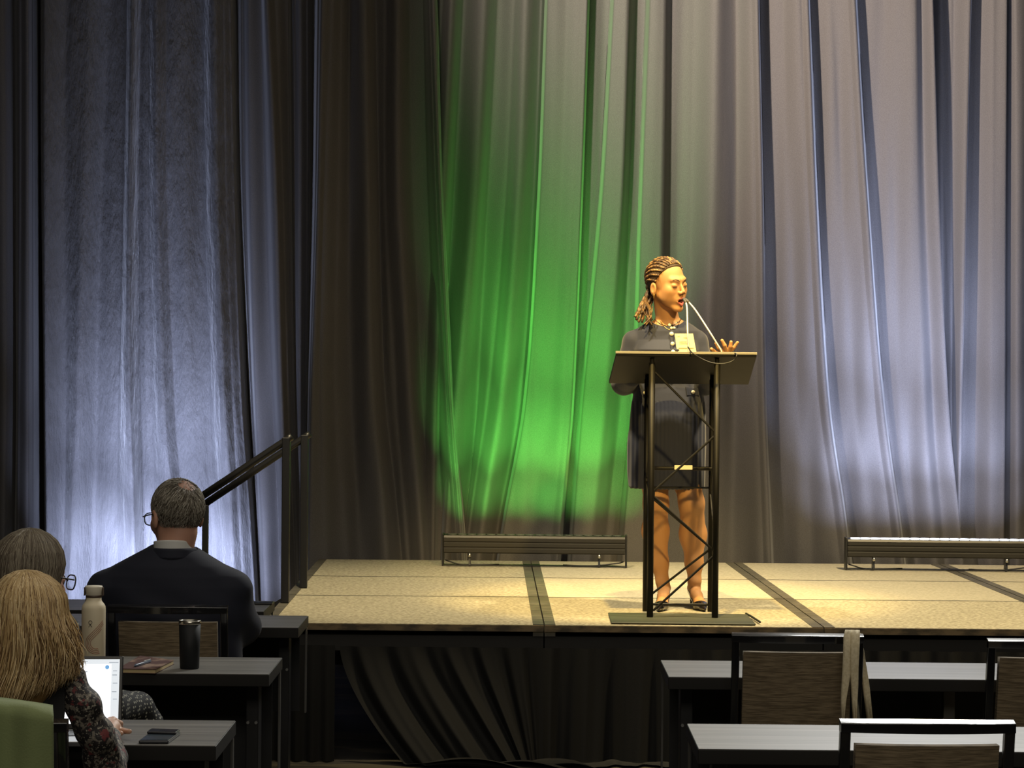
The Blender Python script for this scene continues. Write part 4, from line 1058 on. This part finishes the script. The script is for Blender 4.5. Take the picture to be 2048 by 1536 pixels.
def hand(wr, dr, side, r=1.0):
    """five-finger relaxed hand; wr wrist point, dr forward direction; returns list of (pts, radii) and palm"""
    dr = V3(dr)/np.linalg.norm(dr); sd = np.cross(dr, [0,0,1]); sd /= np.linalg.norm(sd); sd *= side
    up_ = np.array([0,0,1.])
    palm = (wr + dr*.05, (.040, .046, .015)); out = []
    for k, (o_, l) in enumerate(((-.030,.062),(-.010,.072),(.010,.068),(.029,.054))):
        b = wr + dr*.082 + sd*o_; m = b + dr*l*.5 + up_*.008 + sd*o_*.15; e = b + dr*l + up_*(-.004) + sd*o_*.25
        out.append(([b - dr*.02, m, e], (.0095*r, .0085*r, .007*r)))
    b = wr + dr*.025 - sd*.030; out.append(([b, b + dr*.03 - sd*.022, b + dr*.058 - sd*.026], (.011*r, .0095*r, .008*r)))
    return palm, out
hR = hand(aR[3], (-.35,1,.02), 1); hL = hand(aL[3], (.35,1,.02), -1)
def msk(p):
    d = mh.sdf(p); d = smin(d, rc(p, mnT, mnB, .060, .066), .02)
    d = smin(d, stack(p, [(z, x, y, rx*.75, ry*.7) for z, x, y, rx, ry in jl[2:]]), .02)
    for A in (aR, aL): d = smin(d, chain(p, A, [.035,.035,.032,.024], .02), .02)
    for pm, fs in (hR, hL):
        d = smin(d, el(p, pm[0], pm[1]), .012)
        for pts, rs in fs: d = smin(d, chain(p, pts, rs, .003), .004)
    return d
body_mesh('body', msk, (at(160,1200,MD).x, 8.50, .50), (at(535,1200,MD).x, 9.58, zat(960, MD)), .0055, [m_pale, m_lip, m_mouth], t, mh)
def jacket(p):
    d = stack(p, jl, .02)
    for A in (aR, aL): d = smin(d, chain(p, A, [.056,.060,.056,.042], .03), .05)
    d = smax(d, -rc(p, mnT, mnB, .074, .077), .004)
    z = p[:,2]
    d = d + .003*np.sin(p[:,0]*24 + z*40)*np.exp(-((z-zat(1230, MD))/.12)**2)
    return d
body_mesh('suit_jacket', jacket, (at(150,1200,MD).x, 8.50, .49), (at(545,1200,MD).x, 9.42, zat(1076, MD)), .006, m_suit, t)
# jacket collar roll and shirt collar
def collar(p):
    q = p - mnB; c = mnB + np.array([0,-.004,.022])
    d = stack(p, [(c[2]-.034, c[0], c[1], .088, .088), (c[2]+.002, c[0]+.001, c[1], .0785, .080)], .006)
    return d
V, F = sdf_mesh(collar, mnB-.11, mnB+.11, .004); obj('jacket_collar', (V, F), m_suit, t, smooth=True)
def scol(p):
    c = mnB + np.array([.001,-.002,.030])
    tilt = -(p[:,1]-c[1])*.15
    pp = p.copy(); pp[:,2] -= tilt
    d = stack(pp, [(c[2]-.03, c[0], c[1], .0705, .0720), (c[2]+.013, c[0], c[1], .0700, .0715)], .003)
    return d
V, F = sdf_mesh(scol, mnB-.10, mnB+.11, .0035); obj('shirt_collar', (V, F), m_shirt, t, smooth=True)
def legs_sdf(c, d, kneeoff=.12, knee_dy=.44, r=.075, seat=.56):
    def f(p):
        o_ = None
        for s in (-1, 1):
            L = [np.array([c+s*.09, d, seat]), np.array([c+s*kneeoff, d+knee_dy, seat-.02]), np.array([c+s*kneeoff, d+knee_dy+.02, .10])]
            e = chain(p, L, [r*1.1, r*.85, r*.6], .02); o_ = e if o_ is None else smin(o_, e, .02)
            e = rc(p, (c+s*kneeoff, d+knee_dy, .045), (c+s*(kneeoff+.02), d+knee_dy+.19, .035), .042, .034); o_ = smin(o_, e, .015)
        return o_
    return f
x0 = at(345,1300,MD).x
V, F = sdf_mesh(legs_sdf(x0, MD+.02), (x0-.26, MD-.12, .004), (x0+.26, MD+.75, .70), .01); obj('trousers', (V, F), m_suit, t, smooth=True)
# short grey hair
hm = [mat('grey_hair_a', (0.22, 0.195, 0.155), 0.6), mat('grey_hair_b', (0.40, 0.37, 0.31), 0.6), mat('grey_hair_c', (0.12, 0.10, 0.075), 0.6)]
m_scalpg = mat('grey_hair_base', (0.085, 0.068, 0.052), 0.85, noise=((0.14, 0.12, 0.095), (120, 120, 40), 3, 0.4, 0.6))
def mline(y): return np.interp(y, [-.09,-.06,-.03,-.005,.012,.03,.06,.09], [.085,.075,.055,.030,.030,-.035,-.062,-.066])
def mcap(p):
    q = mh.loc(p); d = el(q, (0,.021,.030), (.0775,.0960,.0870))
    spot = np.linalg.norm((q - np.array([-.006,.072,.086])), axis=1)
    d = d + .004*np.clip(1-spot/.03, 0, 1)
    return smax(d, mline(q[:,1]) - q[:,2], .008)*mh.k
V, F = sdf_mesh(mcap, mh.C-.14, mh.C+.15, .004)
q = mh.loc(V[F].mean(1))
hb = obj('hair', (V, F, (np.linalg.norm(q - np.array([-.006,.072,.086]), axis=1) < .030).astype(int)), [m_scalpg, mat('thin_crown', (0.36, 0.20, 0.14), 0.55)], t, smooth=True)
paths = []; whorl = np.array([-.006, .072, .086]); c0 = np.array([0,.021,.030]); r0 = np.array([.0785,.0970,.0880])
rnd = np.random.RandomState(3)
while len(paths) < 2600:
    v = rnd.normal(size=3); v /= np.linalg.norm(v); q = c0 + v*r0
    if q[2] < mline(q[1]) + .004: continue
    dw = np.linalg.norm(q-whorl)
    if (dw < .034 and rnd.rand() < .80): continue
    g = (q - whorl)/max(dw, 1e-6) + np.array([.25,0,0])*np.sign(v[0]) + np.array([0,0,-.35]) + rnd.normal(size=3)*.22
    pts = []; L_ = .034 + .018*rnd.rand()
    for k in range(5):
        u = k/4; x = q + g*L_*u*.8; vv = (x-c0)/r0; x = c0 + (x-c0)/np.linalg.norm(vv)*(1.0+.035*math.sin(u*2.6)+.02*rnd.rand())
        pts.append(mh.W(x))
    paths.append(pts)
obj('hair_strands', strands(paths, .0013), hm, hb, smooth=True)
# glasses
m_gl = mat('glasses_frame', (0.02, 0.02, 0.022), 0.3)
m_lensg = bpy.data.materials.new('spectacle_glass'); m_lensg.use_nodes = True
b_ = m_lensg.node_tree.nodes['Principled BSDF']; b_.inputs['Transmission Weight'].default_value = 1.0; b_.inputs['Roughness'].default_value = 0.02; b_.inputs['IOR'].default_value = 1.08
def glasses(H, parent, w=.026, h=.020):
    g = None
    for s in (-1, 1):
        def pt(a, r=1): return H.W((s*.035 + w*r*math.copysign(abs(math.cos(a))**.7, math.cos(a)), -.104+.10*(abs(s*.035+w*math.cos(a))**2)*5, -.002 + h*r*math.copysign(abs(math.sin(a))**.7, math.sin(a))))
        mb = MB().tube([pt(2*math.pi*k/24) for k in range(25)], .0021, 6)
        mb.tube([H.W((s*.060,-.098,.006)), H.W((s*.074,-.085,.006)), H.W((s*.0835,-.02,.008)), H.W((s*.084,.012,.008)), H.W((s*.082,.028,-.012))], .0022, 6)
        if g is None:
            mb.tube([H.W((-.010,-.106,.002)), H.W((0,-.108,.005)), H.W((.010,-.106,.002))], .0018, 6)
        o = obj('glasses_frame', mb, m_gl, parent, smooth=True); g = o
        ring = [pt(2*math.pi*k/24, .95) for k in range(24)]
        lz = obj('lens', MB().add(ring, [tuple(range(24))]), m_lensg, o)
        sm = lz.modifiers.new('th', 'SOLIDIFY'); sm.thickness = .0015
glasses(mh, t)

# ---------------------------------------------------------------- hair volumes for the two women
def hair_profile(d, rows):
    """rows: (py, cx px, half width px, ry m, dy m)"""
    out = []
    for py, cx_, hw, ry, dy in rows:
        P = at(cx_, py, d); out.append((P.z, P.x, d+dy, hw*d/F_PX, ry))
    return sorted(out, reverse=True)
def prof_at(pr, z):
    zs = [-p[0] for p in pr]; return [float(np.interp(-z, zs, [p[i] for p in pr])) for i in (1, 2, 3, 4)]
def long_hair(name, pr, parent, mats, base, n, r, zend, seed=1, wild=.004, open_front=None, rows=26):
    rnd = np.random.RandomState(seed)
    pz = pr[0][0]; V, F = sdf_mesh(lambda p: stack(p, [(z, x, y, max(rx-.006, .002), max(ry-.006, .002)) for z, x, y, rx, ry in pr], .01),
        (min(p[1]-p[3] for p in pr)-.02, min(p[2]-p[4] for p in pr)-.02, pr[-1][0]-.01), (max(p[1]+p[3] for p in pr)+.02, max(p[2]+p[4] for p in pr)+.02, pz+.02), .006)
    hb = obj(name, (V, F), base, parent, smooth=True)
    paths = []
    for i in range(n):
        phi = rnd.rand()*2*math.pi; ze = zend(phi, rnd); u0 = rnd.rand()**1.5*.35
        z0 = pz - .0015; lay = 1.0 + .05*rnd.rand(); dphi = rnd.normal()*.10; w1, w2 = rnd.rand()*6, 3+3*rnd.rand(); out_ = rnd.rand()**4*3; pts = []
        top_h = pz - .10
        for k in range(rows):
            u = u0 + (1-u0)*k/(rows-1)
            if u < .45: e = u/.45; z = pz - .085*(1-math.cos(e*math.pi/2))**1.0
            else: e = (u-.45)/.55; z = (pz-.085) + (ze-(pz-.085))*e
            cx_, cy_, rx, ry = prof_at(pr, z)
            ph = phi + dphi*u + .03*math.sin(u*w2*2+w1)
            fl = wild*max(0, u-.5)*2*(math.sin(u*9+w1)+.4*out_)
            pts.append(Vector((cx_ + (rx*lay+fl)*math.cos(ph), cy_ + (ry*lay+fl)*math.sin(ph), z + (.0015 if u < .1 else 0))))
        paths.append(pts)
    obj('hair_strands', strands(paths, r, nm=len(mats)), mats, hb, smooth=True)
    return hb

# ---------------------------------------------------------------- grey-haired woman beyond the blond one
WD = 7.30
def wp(px, py, d=WD): return np.array(at(px, py, d))
t = thing('person', 'person with grey bob, dark glasses and dotted black clothes, behind the blond one', 'person', (at(55,1300,WD).x, WD, 0))
m_dots = bpy.data.materials.new('dotted_black_cloth'); m_dots.use_nodes = True
nt = m_dots.node_tree; b_ = nt.nodes['Principled BSDF']; b_.inputs['Roughness'].default_value = 0.8
tc = nt.nodes.new('ShaderNodeTexCoord'); vo = nt.nodes.new('ShaderNodeTexVoronoi'); vo.inputs['Scale'].default_value = 82; vo.inputs['Randomness'].default_value = 0.35
rp = nt.nodes.new('ShaderNodeValToRGB'); rp.color_ramp.elements[0].position = 0.27; rp.color_ramp.elements[1].position = 0.35
rp.color_ramp.elements[0].color = (0.34, 0.33, 0.27, 1); rp.color_ramp.elements[1].color = (0.006, 0.006, 0.007, 1)
nt.links.new(tc.outputs['Object'], vo.inputs['Vector']); nt.links.new(vo.outputs['Distance'], rp.inputs[0]); nt.links.new(rp.outputs[0], b_.inputs['Base Color'])
wh = Head(at(66, 1152, 7.32), rotm(R(128), R(10), 0), 1.04)
wl = pxlevels(WD, [(1212,55,40,.06),(1226,52,70,.085),(1245,50,90,.10),(1275,50,98,.11),(1350,50,100,.12),(1440,50,104,.13),(1535,50,112,.14)])
wR = [wp(124,1262), wp(124,1332,7.40), wp(120,1326,7.56), wp(100,1318,7.80)]; wL = [wp(-46,1262), wp(-60,1330,7.40), wp(-50,1325,7.56), wp(-20,1318,7.80)]
wnB = wp(56, 1228); wnT = np.array(wh.W((0,.028,-.05)))
hh = [hand(wR[3], (-.3,1,0), 1, .9), hand(wL[3], (.3,1,0), -1, .9)]
def wsk(p):
    d = wh.sdf(p); d = smin(d, rc(p, wnT, wnB, .050, .055), .02); d = smin(d, stack(p, [(z, x, y, rx*.75, ry*.7) for z, x, y, rx, ry in wl]), .02)
    for A in (wR, wL): d = smin(d, chain(p, A, [.032,.032,.028,.022], .02), .02)
    for pm, fs in hh:
        d = smin(d, el(p, pm[0], pm[1]), .012)
        for pts, rs in fs: d = smin(d, chain(p, pts, rs, .003), .004)
    return d
body_mesh('body', wsk, (at(-110,1200,WD).x, 7.1, .56), (at(190,1200,WD).x, 8.05, zat(1050, WD)), .006, [m_pale, m_lip, m_mouth], t, wh)
def wbl(p):
    d = stack(p, wl, .02)
    for A in (wR, wL): d = smin(d, chain(p, A, [.050,.048,.042,.034], .03), .04)
    return smax(d, -rc(p, wnT, wnB, .058, .060), .006)
V, F = sdf_mesh(wbl, (at(-130,1200,WD).x, 7.1, .50), (at(200,1200,WD).x, 7.90, zat(1200, WD)), .008); obj('blouse', (V, F), m_dots, t, smooth=True)
x0 = at(52,1300,WD).x
V, F = sdf_mesh(lambda p: smin(legs_sdf(x0, WD+.02, r=.07)(p), chain(p, [np.array([x0+.05, WD+.05, .56]), wp(205,1420,7.46), wp(274,1418,7.62), wp(292,1450,7.64), np.array([wp(300,1500,7.66)[0], 7.68, .35])], [.075,.070,.050,.050,.045], .02), .02), (x0-.26, WD-.12, .004), (at(350,1400,7.6).x, WD+.75, .76), .01)
obj('skirt', (V, F), m_dots, t, smooth=True)
gh = [mat('ash_hair_a', (0.17, 0.14, 0.10), 0.55), mat('ash_hair_b', (0.26, 0.225, 0.165), 0.55), mat('ash_hair_c', (0.095, 0.072, 0.05), 0.55)]
m_ash = mat('ash_hair_base', (0.085, 0.068, 0.048), 0.8)
prw = hair_profile(WD, [(1057,60,3,.004,0),(1060,60,20,.03,0),(1068,59,38,.055,0),(1082,58,54,.078,0),(1102,57,66,.098,0),(1128,56,71,.108,0),(1150,54,68,.105,-.005),(1178,52,62,.090,-.015),(1205,50,60,.080,-.02),(1232,50,56,.070,-.02),(1250,50,48,.05,-.02)])
long_hair('hair', prw, t, gh, m_ash, 1900, .0017, lambda ph, r: zat(1236+10*r.rand(), WD), 5, .003)
glasses(wh, t, .027, .021)

# ---------------------------------------------------------------- blond woman in front, at the laptop
BD = 5.86
def bp_(px, py, d=BD): return np.array(at(px, py, d))
t = thing('person', 'person with long blond hair and floral sleeves typing on the laptop', 'person', (at(20,1400,BD).x, BD, 0))
m_floral = bpy.data.materials.new('floral_print'); m_floral.use_nodes = True
nt = m_floral.node_tree; b_ = nt.nodes['Principled BSDF']; b_.inputs['Roughness'].default_value = 0.75
tc = nt.nodes.new('ShaderNodeTexCoord')
def nzz(sc, det, off):
    mp_ = nt.nodes.new('ShaderNodeMapping'); mp_.inputs['Scale'].default_value = (sc,)*3; mp_.inputs['Location'].default_value = (off, off, off)
    n = nt.nodes.new('ShaderNodeTexNoise'); n.inputs['Scale'].default_value = 1; n.inputs['Detail'].default_value = det; n.inputs['Roughness'].default_value = .6
    nt.links.new(tc.outputs['Object'], mp_.inputs[0]); nt.links.new(mp_.outputs[0], n.inputs['Vector']); return n
def layer(prev, n, lo, hi, c):
    r = nt.nodes.new('ShaderNodeMapRange'); r.inputs['From Min'].default_value = lo; r.inputs['From Max'].default_value = hi
    nt.links.new(n.outputs['Fac'], r.inputs['Value']); mx = nt.nodes.new('ShaderNodeMix'); mx.data_type = 'RGBA'
    nt.links.new(r.outputs[0], mx.inputs['Factor'])
    if prev is None: mx.inputs[6].default_value = (0.014, 0.011, 0.012, 1)
    else: nt.links.new(prev, mx.inputs[6])
    mx.inputs[7].default_value = (*c, 1); return mx.outputs[2]
c_ = layer(None, nzz(62, 3, 0), .52, .56, (0.16, 0.14, 0.115))
c_ = layer(c_, nzz(120, 3, 9), .58, .62, (0.36, 0.33, 0.27))
c_ = layer(c_, nzz(42, 2, 21), .60, .64, (0.15, 0.03, 0.032))
c_ = layer(c_, nzz(95, 2, 33), .62, .66, (0.012, 0.012, 0.012))
nt.links.new(c_, b_.inputs['Base Color'])
m_blk = mat('black_knit', (0.010, 0.010, 0.012), 0.85, sheen=.1)
bh = Head(at(60, 1252, 5.90), rotm(R(176), R(8), 0), 1.02)
bl = pxlevels(BD, [(1322,40,40,.055),(1338,30,75,.075),(1356,20,108,.09),(1385,12,122,.10),(1450,8,118,.11),(1560,5,118,.12),(1760,5,130,.15)])
bR = [bp_(148,1362,5.88), bp_(164,1410,5.87), bp_(192,1470,5.90), bp_(212,1545,5.97), bp_(216,1505,6.15), bp_(217,1468,6.33)]
bR_r = [.034,.037,.042,.047,.042,.028]
bL = [bp_(-110,1372), bp_(-150,1470,5.90), bp_(-165,1545,5.97), bp_(-60,1500,6.2), bp_(20,1470,6.36)]
bnB = bp_(45, 1335); bnT = np.array(bh.W((0,.028,-.05)))
hL_ = hand(bL[4], (.5,1,0), -1, .9)
# right hand: knuckles bent over the keys, one finger and thumb stretched to the right
fB = [([ (224,1462,6.40),(237,1460,6.42),(246,1462,6.40),(259,1463,6.37)], (.0100,.0090,.0080,.0065)),
      ([ (222,1452,6.42),(232,1444,6.44),(240,1447,6.46),(241,1455,6.47)], (.0098,.0090,.0080,.0068)),
      ([ (218,1448,6.43),(226,1440,6.46),(233,1443,6.49),(234,1452,6.50)], (.0098,.0090,.0080,.0068)),
      ([ (214,1446,6.43),(220,1440,6.47),(226,1443,6.50),(227,1451,6.51)], (.0090,.0080,.0075,.0062)),
      ([ (219,1467,6.35),(230,1469,6.36),(241,1467,6.36)], (.0105,.0090,.0075))]
def bsk(p):
    d = bh.sdf(p); d = smin(d, rc(p, bnT, bnB, .048, .054), .02); d = smin(d, stack(p, [(z, x, y, rx*.72, ry*.7) for z, x, y, rx, ry in bl]), .02)
    d = smin(d, chain(p, bR, [r*.62 for r in bR_r[:5]]+[.021], .01), .02)
    d = smin(d, chain(p, bL, [.026,.028,.03,.026,.021], .01), .02)
    d = smin(d, rc(p, bR[5], bp_(221,1456,6.41), .021, .024), .01); d = smin(d, el(p, bp_(220,1455,6.41), (.027,.036,.017)), .01)
    for pts, rs in fB: d = smin(d, chain(p, [bp_(*q) for q in pts], rs, .003), .0035)
    pm, fs = hL_; d = smin(d, el(p, pm[0], pm[1]), .012)
    for pts, rs in fs: d = smin(d, chain(p, pts, rs, .003), .004)
    return d
m_skinb = mat('fair_skin', (0.52, 0.30, 0.20), 0.5, sss=0.08)
body_mesh('body', bsk, (at(-230,1400,BD).x, 5.70, .50), (at(285,1400,BD).x, 6.62, zat(1150, BD)), .0048, [m_skinb, m_lip, m_mouth], t, bh)
def sleeve_r(p):
    d = chain(p, bR, bR_r, .02)
    z = p[:,2]; d = d + .0035*np.sin(z*75 + p[:,0]*40) + .0025*np.sin(p[:,0]*90-z*50)
    return smax(d, (p[:,1]-6.32), .004)
V, F = sdf_mesh(sleeve_r, (at(115,1400,BD).x, 5.78, .66), (at(290,1400,BD).x, 6.40, zat(1328, BD)), .005); obj('sleeve', (V, F), m_floral, t, smooth=True)
def sleeve_l(p): return smax(chain(p, bL, [.040,.045,.047,.038,.030], .02), (p[:,1]-6.34), .004)
V, F = sdf_mesh(sleeve_l, (at(-250,1400,BD).x, 5.75, .62), (at(60,1400,BD).x, 6.42, zat(1328, BD)), .008); obj('sleeve', (V, F), m_floral, t, smooth=True)
def vest(p):
    d = stack(p, bl, .02); return smax(d, -rc(p, bnT, bnB, .058, .060), .006)
V, F = sdf_mesh(vest, (at(-150,1400,BD).x, 5.70, .48), (at(170,1400,BD).x, 6.05, zat(1312, BD)), .008); obj('vest', (V, F), m_blk, t, smooth=True)
x0 = at(8,1400,BD).x
V, F = sdf_mesh(legs_sdf(x0, BD+.02, r=.07), (x0-.26, BD-.12, .004), (x0+.26, BD+.75, .68), .012); obj('trousers', (V, F), m_blk, t, smooth=True)
yh = [mat('blond_hair_a', (0.46, 0.31, 0.14), 0.45), mat('blond_hair_b', (0.70, 0.54, 0.30), 0.45), mat('blond_hair_c', (0.20, 0.115, 0.045), 0.5), mat('blond_hair_d', (0.56, 0.40, 0.19), 0.45)]
m_blond = mat('blond_hair_base', (0.25, 0.145, 0.05), 0.7)
prb = hair_profile(BD, [(1141,52,3,.004,0),(1144,53,22,.03,0),(1152,54,42,.055,0),(1168,55,60,.080,0),(1192,56,73,.098,0),(1225,56,77,.108,0),(1262,58,81,.105,-.005),(1300,58,84,.095,-.01),(1335,54,86,.088,-.02),(1370,45,82,.080,-.04),(1410,34,60,.06,-.06)])
def ze(ph, r):
    c = math.cos(ph); y = 1405 - 45*max(0, c)**1.5 + 22*(r.rand()-.5) - 60*r.rand()**3
    return zat(y, BD)
long_hair('hair', prb, t, yh, m_blond, 4200, .0015, ze, 9, .020, rows=30)
